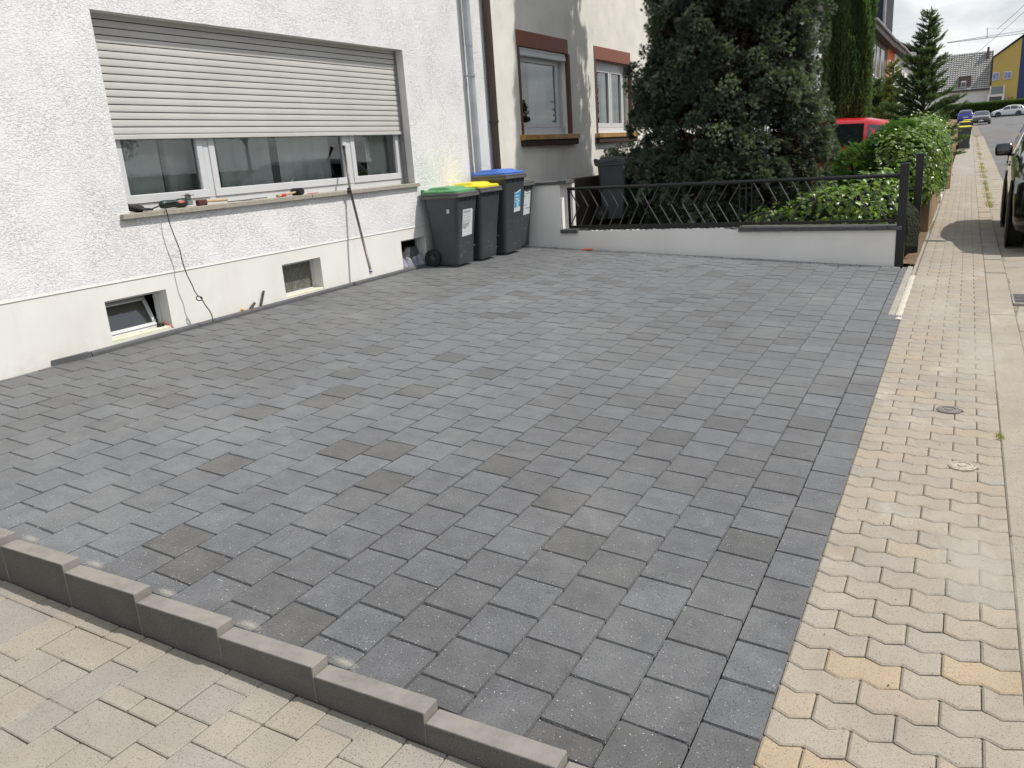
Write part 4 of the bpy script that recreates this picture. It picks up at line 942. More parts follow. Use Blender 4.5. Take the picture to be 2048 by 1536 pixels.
t = MB().bbox((-.07, -.025, 0), (.07, .025, .018), .008, M=T(-4.17, 9.43, gz(-4.17, 9.43) - .004) @ RZ(.1)).build('plastic_scrap', mat('orange_plastic', (.75, .14, .03), rough=.5)); tag(t, 'small orange plastic scrap at the foot of the garden wall', 'scrap')
# red pencil + tool in the open cellar window
t = MB().tube([(-5.372, 4.045, .485), (-5.40, 3.985, .545)], .005, 6).build('pencil', MATS['red_label']); tag(t, 'red pencil leaning in the open cellar window under the grinder cord', 'pencil')
t = MB().tube(smooth_path([(-5.41, 3.95, .515), (-5.405, 3.93, .55), (-5.41, 3.915, .575), (-5.415, 3.935, .59), (-5.42, 3.955, .56)]), .003, 5).bbox((-5.45, 3.95, .50), (-5.41, 4.0, .535), .008).build('wire_loop', M_black); tag(t, 'black wire loop with small plug in the open cellar window', 'wire')
# cloth in third cellar window
m_ = MB()
def cl(u, v):
    y = 7.10 + .40 * u; fold = .014 * math.sin(u * 23) + .01 * math.sin(u * 41 + v * 5)
    if v < .35: return (-5.47 + v * .2, y, .575 + .02 * math.sin(u * 9) + fold)
    w_ = (v - .35) / .65; return (-5.40 + .05 * w_ + fold, y, .585 - .10 * w_ - (.05 if int(u * 5) % 2 else 0) * w_ + .5 * fold)
m_.grid(cl, lin(0, 1, 46), lin(0, 1, 12)); o = m_.build('cloth', mat('grey_cloth', (.26, .26, .30), rough=.9, var=.35, vscale=16), None, smooth=True); tag(o, 'rumpled grey cloth stuffed in the cellar window behind the green lidded bin', 'cloth')
m_ = MB().prism([(-5.46, 7.2, .59), (-5.46, 7.5, .59), (-5.46, 7.44, .69), (-5.46, 7.28, .70)], (.05, 0, -.01)); o = m_.build('sack', mat('dark_sack', (.10, .10, .105), rough=.9, var=.2, vscale=30), None); tag(o, 'dark stuffed sack behind the grey cloth in the cellar window', 'sack')

# ================================================================== SMALL STREET THINGS
for (x_, y_, r_, lab, c_) in ((.022, 4.72, .052, 'dark round cast cover in the beige pavers, farther of the two', (.20, .18, .17)), (.092, 3.93, .050, 'pale round cast cover in the beige pavers, nearer of the two', (.42, .38, .30))):
    z_ = zsw(x_, y_); mm_ = mat('cast_cover%d' % int(y_), c_, rough=.8, var=.3, vscale=80, bump=.8, bscale=60)
    t = thing('stopcock_cover', lab, 'cover', (x_, y_, z_), group=None)
    MB().lathe([(r_ * 1.15, -.01), (r_ * 1.15, .006), (r_ * 1.02, .008), (r_ * 1.0, .004)], 22).build('ring', mm_, t, local=True)
    MB().lathe([(r_ * .97, -.005), (r_ * .96, .008), (r_ * .7, .010), (r_ * .68, .006), (r_ * .4, .006), (r_ * .38, .010)], 22).build('lid', mm_, t, local=True)
    MB().bbox((r_ * 1.0, -.012, -.005), (r_ * 1.35, .012, .009), .003).build('lug', mm_, t, local=True)
zd = zroad(.6, 8) + .018
t = thing('drain_grate', 'steel street drain grate beside the kerb slabs at the picture edge', 'drain', (.62, 8.0, zd))
MB().box((-.165, -.21, -.020), (.165, .21, -.016)).build('pit_shade', M_black, t, local=True)  # black plate gives the shade of the pit below the bars
MB().bbox((-.18, -.235, -.02), (.18, -.21, .004), .002).bbox((-.18, .21, -.02), (.18, .235, .004), .002).bbox((-.18, -.21, -.02), (-.165, .21, .004), .002).bbox((.165, -.21, -.02), (.18, .21, .004), .002).build('frame', MATS['kerb_concrete'], t, local=True)
for k in range(6): MB().bbox((-.165, -.19 + k * .070, -.014), (.165, -.170 + k * .070, .001), .002).build('bar', mat('worn_steel', (.22, .21, .20), rough=.6, metal=.4, var=.2, vscale=30), t, local=True)
# debris: leaves, twigs, grit
def confetti(name, n, area, smin, smax, material, zf, label, cat, flat=True, dens=None):
    m_ = MB()
    for k in range(n):
        x_, y_ = area(); s_ = random.uniform(smin, smax); a = random.uniform(0, 6.28); z_ = zf(x_, y_) + .001
        c, s2 = math.cos(a), math.sin(a)
        P = lambda u, v, w=0: (x_ + u * c * s_ - v * s2 * s_, y_ + u * s2 * s_ + v * c * s_, z_ + w * s_)
        if flat: m_.add([P(-1, 0), P(0, -.35, .1), P(1, 0, .25), P(0, .35, .1)], [(0, 1, 2, 3)])
        else: m_.add([P(-1, -.8), P(1, -.7), P(.7, 1), P(-.8, .8), P(0, 0, 1.1)], [(0, 1, 4), (1, 2, 4), (2, 3, 4), (3, 0, 4)])
    o = m_.build(name, material); tag(o, label, cat, kind='stuff'); return o
confetti('grit', 900, lambda: (random.uniform(-4.5, -.4), 1.6 + 7.6 * random.random() ** 2), .0008, .0024, mat('white_grit', (.6, .59, .55), rough=1), lambda x, y: gz(x, y) + .001, 'fine pale grit scattered over the dark pavers', 'grit', False)
def jarea():
    u = random.randint(-14, 2); y = 1.6 + 4.5 * random.random() ** 1.5; return (gx(u) + random.gauss(0, .0025), y)
confetti('joint_grit', 450, jarea, .0008, .0022, mat('joint_grit_mat', (.30, .29, .27), rough=1), lambda x, y: gz(x, y) - .006, 'light grit caught in the joints of the dark pavers', 'grit', False)
confetti('dirt_specks', 420, lambda: (random.choice([random.uniform(-.34, .25), random.uniform(.26, 1.2)]), random.uniform(1.2, 16)), .0008, .0030, mat('dark_dirt', (.05, .045, .035), rough=1), lambda x, y: (zsw(x, y) if x < .437 else zroad(x, y) + .008) + .001, 'dark dirt specks on sidewalk and gutter', 'dirt', False)
confetti('fallen_leaves', 60, lambda: (random.uniform(-1.3, 1.3), random.uniform(6, 18)), .008, .02, mat('dry_leaf', (.10, .085, .05), rough=.9), lambda x, y: max(zsw(x, y), zroad(x, y) + .01) + .004 if x > -.43 else zsw(-.36, y) + .03, 'scattered dry leaves along the kerb', 'leaves')
def sparea(x0, y0, sx, sy): return lambda: (random.gauss(x0, sx), random.gauss(y0, sy))
# cement dust smears = thin sheets of light powder on the pavers
M_dust = bpy.data.materials.new('cement_dust'); M_dust.use_nodes = True
_n = M_dust.node_tree.nodes; _l = M_dust.node_tree.links.new; _b = _n['Principled BSDF']; _b.inputs['Base Color'].default_value = (.58, .55, .47, 1); _b.inputs['Roughness'].default_value = 1
_tc = _n.new('ShaderNodeTexCoord'); _g = _n.new('ShaderNodeTexGradient'); _g.gradient_type = 'SPHERICAL'; _mp = _n.new('ShaderNodeMapping'); _l(_tc.outputs['Object'], _mp.inputs[0]); _l(_mp.outputs[0], _g.inputs[0])
_nz = _n.new('ShaderNodeTexNoise'); _nz.inputs['Scale'].default_value = 4; _nz.inputs['Detail'].default_value = 8; _l(_tc.outputs['Object'], _nz.inputs['Vector'])
_m1 = _n.new('ShaderNodeMath'); _m1.operation = 'MULTIPLY_ADD'; _m1.inputs[1].default_value = 2.2; _m1.inputs[2].default_value = -1.25; _l(_nz.outputs['Fac'], _m1.inputs[0])
_m2 = _n.new('ShaderNodeMath'); _m2.operation = 'MULTIPLY_ADD'; _m2.inputs[1].default_value = 1.5; _m2.use_clamp = True; _l(_g.outputs['Fac'], _m2.inputs[0]); _l(_m1.outputs[0], _m2.inputs[2])
_m3 = _n.new('ShaderNodeMath'); _m3.operation = 'MULTIPLY'; _m3.inputs[1].default_value = .38; _l(_m2.outputs[0], _m3.inputs[0]); _l(_m3.outputs[0], _b.inputs['Alpha'])
def dust(x_, y_, rx, ry, zf):
    m_ = MB(); m_.grid(lambda u, v: (u, v, (zf(x_ + u * rx, y_ + v * ry) - zf(x_, y_)) + .0022), lin(-1, 1, 5), lin(-1, 1, 9)); o = m_.build('cement_dust', M_dust); o.scale = (rx, ry, 1); o.location = (x_, y_, zf(x_, y_)); tag(o, kind='structure'); return o
dust(-.12, 7.35, .28, 1.1, zsw); dust(-.25, 8.6, .16, .6, zsw); dust(.14, 3.0, .2, .5, zsw); dust(.18, 6.0, .3, 1.2, zsw); [dust(-1.187 - .402 * k + .04, 1.545, .06, .022, gz) for k in range(1, 6)]

# ================================================================== FOLIAGE
def unit(a): return a / np.maximum(np.linalg.norm(a, axis=1, keepdims=True), 1e-9)
def scatter(name, tv, tf, loc, d, scale, tint, material, parent=None, spin=None, kind=None, up=None):
    """copies of template (tv: k*3, tf: faces of equal size) with local z along d"""
    n = len(loc); d = unit(d); ref = np.tile(np.array([[0, 0, 1.0]]), (n, 1)) + rng.normal(0, .01, (n, 3))
    if up is not None: ref = up
    a = unit(np.cross(ref, d)); b_ = np.cross(d, a)
    s = rng.uniform(0, 2 * PI, n) if spin is None else spin
    ca, sa = np.cos(s)[:, None], np.sin(s)[:, None]
    ax = a * ca + b_ * sa; ay = -a * sa + b_ * ca
    tv = np.asarray(tv, float); k = len(tv)
    V = (ax[:, None, :] * tv[None, :, 0:1] + ay[:, None, :] * tv[None, :, 1:2] + d[:, None, :] * tv[None, :, 2:3]) * np.asarray(scale)[:, None, None] + loc[:, None, :]
    V = V.reshape(-1, 3); tf = np.asarray(tf); m = tf.shape[1]
    F_ = (tf[None, :, :] + (np.arange(n) * k)[:, None, None]).reshape(-1)
    me = bpy.data.meshes.new(name); me.vertices.add(len(V)); me.vertices.foreach_set('co', V.astype(np.float32).ravel())
    nf = n * len(tf); me.loops.add(len(F_)); me.loops.foreach_set('vertex_index', F_.astype(np.int32)); me.polygons.add(nf)
    me.polygons.foreach_set('loop_start', (np.arange(nf) * m).astype(np.int32)); me.polygons.foreach_set('loop_total', np.full(nf, m, np.int32))
    me.materials.append(material); me.update(calc_edges=True)
    at = me.attributes.new('tint', 'FLOAT', 'POINT'); at.data.foreach_set('value', np.repeat(np.asarray(tint, np.float32), k))
    o = bpy.data.objects.new(name, me); COL.objects.link(o)
    if parent is not None: o.parent = parent; o.matrix_parent_inverse = WM.get(parent.name, I4()).inverted()
    if kind: o['kind'] = kind
    return o
def sphere_dirs(n): return unit(rng.normal(0, 1, (n, 3)))
def superell(c, r, n, e=2.0):
    d = sphere_dirs(n); r = np.asarray(r, float); q = (np.abs(d / r) ** e).sum(1) ** (-1 / e); p = d * q[:, None]
    nm = np.sign(p) * np.abs(p / r) ** (e - 1) / r; return p + np.asarray(c), unit(nm)
# templates
def fan(nb=7, L_=1.0, w=.22, spread=1.3, curl=.25):
    tv = []; tf = []
    for i in range(nb):
        a = (i - (nb - 1) / 2) / nb * spread * 2; l_ = L_ * (1 - .25 * abs(a) / spread) * (.8 + .2 * ((i * 37) % 5) / 5)
        c, s_ = math.sin(a), math.cos(a); px, pz = s_, -c
        b0 = len(tv); cu = curl * (1 if i % 2 else -1)
        tv += [(0, 0, 0), (c * l_ * .5 - px * w * .5 * l_, cu * .3, s_ * l_ * .5 - pz * w * .5 * l_), (c * l_, cu, s_ * l_), (c * l_ * .5 + px * w * .5 * l_, cu * .3, s_ * l_ * .5 + pz * w * .5 * l_)]; tf.append((b0, b0 + 1, b0 + 2, b0 + 3))
    return tv, tf
FAN = fan(7); FAN2 = fan(5, 1, .3, 1.0, .3)
def plume(nn=16, w=.05):
    tv = []; tf = []
    for i in range(nn):
        t_ = i / nn; a = 2.4 * i; l_ = .34 * (1 - .6 * t_); z0 = t_ * .85; r_ = l_; dz_ = .26
        cx, cy = math.cos(a) * r_, math.sin(a) * r_ * .55; px, py = -math.sin(a) * w, math.cos(a) * w; b0 = len(tv)
        tv += [(-px, -py, z0), (px, py, z0), (cx + px * .2, cy + py * .2, z0 + dz_), (cx - px * .2, cy - py * .2, z0 + dz_)]; tf.append((b0, b0 + 1, b0 + 2, b0 + 3))
    tv += [(-.02, 0, 0), (.02, 0, 0), (.01, 0, 1.05), (-.01, 0, 1.05)]; b0 = len(tv) - 4; tf.append((b0, b0 + 1, b0 + 2, b0 + 3))
    return tv, tf
PLUME = plume()
IVY_v = [(0, 0, 0), (-.38, -.10, .06), (-.62, .25, .02), (-.34, .36, .07), (-.30, .72, .04), (0, 1.1, -.06), (.30, .72, .04), (.34, .36, .07), (.62, .25, .02), (.38, -.10, .06), (0, .4, -.02)]
IVY_f = [(0, 10, 3, 2), (0, 2, 1, 0), (10, 5, 4, 3), (0, 8, 7, 10), (10, 7, 6, 5), (0, 9, 8, 8)]
IVY_f = [(0, 10, 3, 2), (10, 5, 4, 3), (0, 8, 7, 10), (10, 7, 6, 5)]
IVYT = (IVY_v, IVY_f)
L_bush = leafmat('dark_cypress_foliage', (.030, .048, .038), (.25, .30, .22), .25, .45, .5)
L_bushin = leafmat('dark_inner_sprigs', (.03, .024, .014), (.05, .045, .02), .05)  # inner sprigs coloured dark for the shade inside the crown
L_cyp = leafmat('column_cypress_foliage', (.05, .095, .045), (.14, .21, .085), .3)
L_con = leafmat('conifer_foliage', (.05, .085, .05), (.16, .22, .10), .35)
L_gold = leafmat('golden_foliage', (.10, .13, .03), (.22, .24, .05), .3)
L_jun = leafmat('juniper_foliage', (.04, .10, .025), (.17, .28, .06), .35)
L_ivy = leafmat('ivy_leaf', (.025, .06, .012), (.21, .33, .04), .34, .32, .5)
L_hedge = leafmat('clipped_hedge_leaf', (.035, .075, .018), (.11, .19, .04), .25)
def limb(mb, p0, p1, r0, r1, wob=.05):
    p0 = Vector(p0); p1 = Vector(p1); n = 5
    pts = [p0.lerp(p1, k / n) + Vector((random.gauss(0, wob), random.gauss(0, wob), 0)) * (0 < k < n) for k in range(n + 1)]
    mb.tube(pts, [r0 + (r1 - r0) * k / n for k in range(n + 1)], 7)
# ---- big dark conifer
bt = thing('conifer_tree', 'big dark bushy conifer filling the garden behind the chevron fence', 'tree', (-3.05, 12.0, .45))
m_ = MB(); limb(m_, (-3.05, 12.0, .3), (-2.92, 12.3, 9.2), .15, .02, .04); m_.build('trunk', M_bark, bt, smooth=True)
m_ = MB()
for k in range(46):
    z = random.uniform(.7, 5.6); a = random.uniform(0, 6.28); r = 1.15 * (1 - z / 8)
    limb(m_, (-3.03, 12.05, z), (-3.03 + r * math.cos(a), 12.05 + r * math.sin(a), z + .45), .03, .008, .05)
m_.build('limb', M_bark, bt, smooth=True)
zk = [.35, .8, 1.2, 1.6, 2.2, 2.8, 3.4, 4.2, 5.0, 6.0, 7.0, 8.2, 9.4]; rk = [1.28, 1.42, 1.46, 1.44, 1.36, 1.25, 1.20, 1.18, 1.24, 1.16, 1.05, .8, .2]
nc = 1650
zc_ = np.where(rng.random(nc) < .72, rng.uniform(.45, 4.2, nc), rng.uniform(4.2, 9.2, nc)); th = rng.uniform(0, 2 * PI, nc)
Rr = np.interp(zc_, zk, rk); lob = 1 + .13 * np.sin(th * 3 + zc_ * 2.1) * np.sin(zc_ * 3.3 + th) + rng.normal(0, .05, nc)
Rr = Rr * lob - rng.exponential(.06, nc) - .12
cxx = np.interp(zc_, [.4, 1.6, 3.4, 6.5], [-3.15, -3.14, -3.02, -2.95]); cyy = np.interp(zc_, [.4, 3, 6.5], [12.0, 12.1, 12.33])
# thin out the low left region so that the wall shows through
cl_c = np.stack([cxx + Rr * np.cos(th), cyy + Rr * np.sin(th), zc_], 1)
gap = (np.abs(cl_c[:, 2] - 1.72) < .14) & (cl_c[:, 0] < -3.7) & (rng.random(nc) < .85)
cl_c = cl_c[~gap]; th = th[~gap]; nc = len(cl_c); out = unit(np.stack([np.cos(th), np.sin(th), np.full(nc, .35)], 1))
per = 66; cid = np.repeat(np.arange(nc), per); dd = unit(sphere_dirs(nc * per) + out[cid] * .9); rad = rng.uniform(.07, .19, nc)[cid] * rng.uniform(.5, 1.05, nc * per)
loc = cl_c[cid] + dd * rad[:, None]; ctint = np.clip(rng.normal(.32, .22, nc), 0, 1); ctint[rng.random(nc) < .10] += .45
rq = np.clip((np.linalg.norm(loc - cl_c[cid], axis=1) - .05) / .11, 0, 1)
tint = np.clip((ctint[cid] + rng.normal(0, .15, nc * per)) * (.25 + .9 * rq), 0, 1.2)  # shade between clumps and highlights on their tips painted into the tint
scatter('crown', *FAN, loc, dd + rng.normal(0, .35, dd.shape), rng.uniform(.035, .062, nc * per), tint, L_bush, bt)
nn_ = 30000; zc_ = np.where(rng.random(nn_) < .72, rng.uniform(.4, 4.4, nn_), rng.uniform(4.4, 8.9, nn_)); th = rng.uniform(0, 6.28, nn_); Rr = np.interp(zc_, zk, rk) * np.sqrt(rng.uniform(.02, .70, nn_))
m2 = (np.abs(zc_ - 1.75) < .16) & (rng.random(nn_) < .8); zc_ = zc_[~m2]; th = th[~m2]; Rr = Rr[~m2]
loc = np.stack([np.interp(zc_, [.4, 6.5], [-3.1, -2.95]) + Rr * np.cos(th), 12.05 + Rr * np.sin(th), zc_], 1)
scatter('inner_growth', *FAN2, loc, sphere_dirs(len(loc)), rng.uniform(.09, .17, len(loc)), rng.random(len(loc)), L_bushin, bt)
# ---- columnar cypress
ct = thing('columnar_cypress', 'tall narrow columnar cypress between the big conifer and the slate house', 'tree', (-2.36, 19.3, .4))
m_ = MB(); limb(m_, (-2.36, 19.3, .2), (-2.36, 19.3, 5.6), .08, .02, .01); m_.build('trunk', M_bark, ct, smooth=True)
n = 26000; z = rng.uniform(.4, 6.0, n); th = rng.uniform(0, 6.28, n); rr = .45 * np.interp(z, [.4, 1, 4.6, 5.6, 6.0], [.85, 1, .95, .5, .1]) * (1 + .10 * np.sin(th * 7 + np.sin(z * 1.7) * 2)) * (1 - rng.exponential(.08, n))
loc = np.stack([-2.36 + rr * np.cos(th), 19.3 + rr * np.sin(th), z], 1)
scatter('crown', *plume(10, .06), loc, np.stack([np.cos(th) * .35, np.sin(th) * .35, np.ones(n)], 1) + rng.normal(0, .12, (n, 3)), rng.uniform(.10, .2, n), np.clip(.35 + .3 * np.sin(th * 7) + rng.normal(0, .2, n), 0, 1), L_cyp, ct)
# ---- open grown conifer (whorled branches)
def whorl_tree(label, base, H, R, mat_, seed, cat='tree', n_br=120, droop=-.05, density=1.0, zlow=.1, name='open_conifer'):
    random.seed(seed); r_g = np.random.default_rng(seed)
    t = thing(name, label, cat, base); bx, by, bz = base
    m_ = MB(); limb(m_, (bx, by, bz), (bx, by, bz + H * 1.02), .07, .006, .012); 
    P = []; D = []; Sx = []; Tn = []
    for k in range(n_br):
        f = zlow + (1 - zlow) * (k / n_br) ** .95; z = bz + H * f; a = random.uniform(0, 6.28); ln = R * (1 - f) ** .95 * random.uniform(.6, 1.15) + .07
        dir_ = Vector((math.cos(a), math.sin(a), .35 + .5 * f)).normalized(); p0 = Vector((bx, by, z)); pts = []
        for q in range(7):
            t_ = q / 6; pts.append(p0 + dir_ * ln * t_ + Vector((0, 0, droop * ln * t_ * t_ * 2)))
        m_.tube(pts, [.014 * (1 - f) + .004 - .0005 * q for q in range(7)], 4, caps=False)
        nsub = int((8 + 50 * ln) * density * (1.15 - .75 * f))
        for q in range(nsub):
            t_ = random.uniform(.12, 1); p = p0 + dir_ * ln * t_ + Vector((0, 0, droop * ln * t_ * t_ * 2)); side = dir_.cross(Vector((0, 0, 1))).normalized() * random.choice((-1, 1))
            d = dir_ * random.uniform(.5, 1) + side * random.uniform(.1, 1.0) * (1.1 - .5 * t_) + Vector((0, 0, random.uniform(-.2, .35)))
            off = side * random.uniform(0, .16) * ln * (1 - t_ * .6)
            P.append(tuple(p + off)); D.append(tuple(d)); Sx.append(random.uniform(.09, .2)); Tn.append(min(max(random.gauss(.3, .18) + .25 * (t_ > .85), 0), 1))
    m_.build('trunk', M_bark, t)
    scatter('crown', *PLUME, np.array(P), np.array(D), np.array(Sx), np.array(Tn), mat_, t); return t
whorl_tree('feathery open conifer with a bare spiky top leaning over the sidewalk', (-.98, 22.0, .35), 3.75, 1.32, L_con, 5, n_br=150, droop=-.03, density=1.15, zlow=.04)
whorl_tree('small golden green conifer left of the feathery open conifer', (-1.85, 24.5, .4), 2.9, .75, L_gold, 11, n_br=90, density=1.0)
whorl_tree('dark low conifer filling the garden behind the red car', (-2.4, 27, .4), 2.6, 1.6, L_con, 12, n_br=130, density=1.1)
random.seed(99)
# ---- juniper
jt = thing('juniper', 'spreading feathery green juniper below the red car behind the ivy', 'shrub', (-1.5, 14.2, .4))
n = 9500; c_ = []
P = []; D = []
for (c, r, k) in (((-1.30, 13.6, .62), (.58, .8, .78), 3800), ((-.85, 13.5, .95), (.45, .7, .72), 3200), ((-1.65, 13.3, .45), (.5, .6, .45), 2200), ((-.85, 14.6, .9), (.45, 1.0, .70), 2200)):
    p, nm = superell(c, r, k, 2.2); keep = p[:, 2] > .3; P.append(p[keep] - nm[keep] * rng.exponential(.05, keep.sum())[:, None]); D.append(nm[keep] * .5 + np.array([-.75, -.35, .25]))
P = np.concatenate(P); D = np.concatenate(D) + rng.normal(0, .28, (len(P), 3)); n = len(P)
scatter('foliage', *PLUME, P, D, rng.uniform(.08, .17, n), np.clip(rng.normal(.3, .25, n), 0, 1), L_jun, jt)
m_ = MB()
for k in range(14): a = random.uniform(0, 6.28); limb(m_, (-1.2, 14, .35), (-1.2 + .6 * math.cos(a), 14 + .7 * math.sin(a), .8 + random.random() * .6), .03, .01)
m_.build('branch', M_bark, jt)
# ---- planter wall + ivy hedge
pw = thing('planter_wall', 'brown weathered concrete planter wall under the ivy beside the sidewalk', 'wall', (-.5, 15, .15))
m_ = MB()
ysx = [12.9, 14, 16, 18, 20.5]
m_.add([p for y_ in ysx for p in ((-.40, y_, hs(y_) - .2), (-.40, y_, .66 + (y_ - 12.9) * .012))], [(2 * i, 2 * i + 2, 2 * i + 3, 2 * i + 1) for i in range(4)])
m_.add([p for y_ in ysx for p in ((-.40, y_, .66 + (y_ - 12.9) * .012), (-.56, y_, .66 + (y_ - 12.9) * .012))], [(2 * i, 2 * i + 2, 2 * i + 3, 2 * i + 1) for i in range(4)])
m_.add([(-2.3, 12.9, 0), (-.40, 12.9, 0), (-.40, 12.9, .66), (-2.3, 12.9, .66)], [(0, 1, 2, 3)]); m_.build('wall', M_plwall, pw)
# upright wood board and red bag
t = MB().bbox((-.38, 21.4, .15), (-.27, 21.75, 1.06), .01).build('wooden_board', M_wood); tag(t, 'upright weathered wooden board at the end of the ivy hedge', 'board')
t = MB(); t.grid(lambda u, v: (-.335 + .05 * math.sin(v * 3.0) + .012 * math.sin(u * 14), 19.6 + u * .5 + .1 * v, .42 + .42 * v + .05 * u), lin(0, 1, 9), lin(0, 1, 8)); t.grid(lambda u, v: (-.325 - .05 * math.sin(v * 3.0), 19.6 + u * .5 + .1 * v, .42 + .42 * v + .05 * u), lin(0, 1, 9), lin(0, 1, 8))
t = t.build('red_bag', mat('red_plastic', (.62, .03, .045), rough=.4), None, smooth=True); tag(t, 'red plastic bag hanging at the edge of the ivy hedge', 'bag')
t = MB().bbox((-.46, 17.9, .18), (-.36, 18.4, .30), .01).bbox((-.46, 17.9, .31), (-.37, 18.4, .42), .01).build('stone_block', M_white); tag(t, 'two pale stacked stone blocks at the foot of the hedge', 'blocks')
iv = thing('ivy_hedge', 'bright green ivy hedge along the planter wall beside the sidewalk', 'hedge', (-.7, 15.5, .3))
P = []; Nn = []
for (c, r, k, e) in (((-.79, 16.0, 1.0), (.45, 3.4, .68), 6000, 3.2), ((-.78, 19.3, 1.1), (.40, 1.8, .70), 1700, 3.0), ((-.80, 12.9, .98), (.44, .55, .52), 2600, 2.6)):
    p, nm = superell(c, r, k, e); P.append(p + nm * rng.normal(0, .04, (k, 1))); Nn.append(nm)
P = np.concatenate(P); Nn = np.concatenate(Nn); keep = (P[:, 2] > np.where(P[:, 1] < 13.2, .58, .5)) & (P[:, 0] > -1.12) ; P = P[keep]; Nn = Nn[keep]; n = len(P)
lump = .05 * np.sin(P[:, 1:2] * 5 + P[:, 2:3] * 4) ; P = P + Nn * lump
scatter('ivy_leaves', *IVYT, P, Nn * .9 + np.array([.25, -.15, .55]) + rng.normal(0, .38, (n, 3)), rng.uniform(.035, .07, n), np.clip(rng.normal(.5, .28, n), 0, 1), L_ivy, iv)
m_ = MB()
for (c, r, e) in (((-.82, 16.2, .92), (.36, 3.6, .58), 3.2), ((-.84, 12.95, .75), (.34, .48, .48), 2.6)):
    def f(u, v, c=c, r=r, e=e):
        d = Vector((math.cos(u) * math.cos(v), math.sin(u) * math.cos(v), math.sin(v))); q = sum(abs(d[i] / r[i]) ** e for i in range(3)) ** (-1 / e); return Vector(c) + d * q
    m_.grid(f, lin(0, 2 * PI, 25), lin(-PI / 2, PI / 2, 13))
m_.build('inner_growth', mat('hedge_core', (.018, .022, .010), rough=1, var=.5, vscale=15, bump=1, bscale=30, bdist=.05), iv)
iv2 = thing('ivy_mound', 'low ivy growing close behind the right half of the chevron fence', 'ivy', (-1.4, 10.2, .4))
P = []; Nn = []
for (c, r, k) in (((-1.10, 10.15, .52), (.72, .30, .46), 2500), ((-1.85, 10.2, .36), (.55, .3, .40), 1000), ((-.92, 10.35, .62), (.34, .35, .52), 900)):
    p, nm = superell(c, r, k, 2.8); P.append(p + nm * rng.normal(0, .035, (k, 1))); Nn.append(nm)
P = np.concatenate(P); Nn = np.concatenate(Nn); keep = (P[:, 2] > .3) & (P[:, 1] > 9.78) & (P[:, 0] < -.60); P = P[keep]; Nn = Nn[keep]; n = len(P)
scatter('ivy_leaves', *IVYT, P, Nn * .8 + np.array([.2, -.25, .6]) + rng.normal(0, .38, (n, 3)), rng.uniform(.035, .068, n), np.clip(rng.normal(.4 + .25 * (P[:, 0] > -1.7), .25, n), 0, 1), L_ivy, iv2)
m_ = MB()
for (c, r, e) in (((-1.15, 10.2, .5), (.76, .24, .44), 2.8), ((-1.9, 10.25, .38), (.56, .24, .36), 2.8)):
    def f(u, v, c=c, r=r, e=e):
        d = Vector((math.cos(u) * math.cos(v), math.sin(u) * math.cos(v), math.sin(v))); q = sum(abs(d[i] / r[i]) ** e for i in range(3)) ** (-1 / e); return Vector(c) + d * q
    m_.grid(f, lin(0, 2 * PI, 25), lin(-PI / 2, PI / 2, 13))
m_.build('inner_growth', MATS['hedge_core'], iv2)
# ---- weeds
def blades(name, P, h, material, label, cat):
    n = len(P); tv = [(-.09, 0, 0), (.09, 0, 0), (.05, .12, .6), (0, .35, 1.0)]; tf = [(0, 1, 2, 3)]
    o = scatter(name, tv, tf, np.array(P), rng.normal(0, .45, (n, 3)) + np.array([0, 0, 1.0]), rng.uniform(.5, 1.1, n) * h, rng.random(n), material); tag(o, label, cat, kind='stuff')
L_weed = leafmat('yellow_weed', (.16, .17, .03), (.34, .33, .06), .3)
P = []
for k in range(70):
    y0 = 17 + 45 * random.random() ** 1.6
    for q in range(28): P.append((.44 + random.gauss(0, .03 + .0006 * y0), y0 + random.gauss(0, .18), zroad(.44, y0) + .01))
blades('gutter_weeds', P, .055, L_weed, 'yellow green weeds growing in the joint between kerb and gutter', 'weeds')
P = [(.252 + random.gauss(0, .008), 4.38 + random.gauss(0, .02), zsw(.25, 4.38)) for k in range(50)] + [(-.375 + random.gauss(0, .012), random.uniform(12.8, 14.5), zsw(-.37, 13)) for k in range(260)] + [(-.41 + random.gauss(0, .015), random.uniform(9.6, 12), hs(10.5) + .01) for k in range(70)] + [(.437 + random.gauss(0, .004), random.uniform(6.9, 13), zsw(.43, 9) - .01) for k in range(30)]
blades('joint_weeds', P, .022, L_weed, 'small tufts of weed in the sidewalk joints', 'weeds')

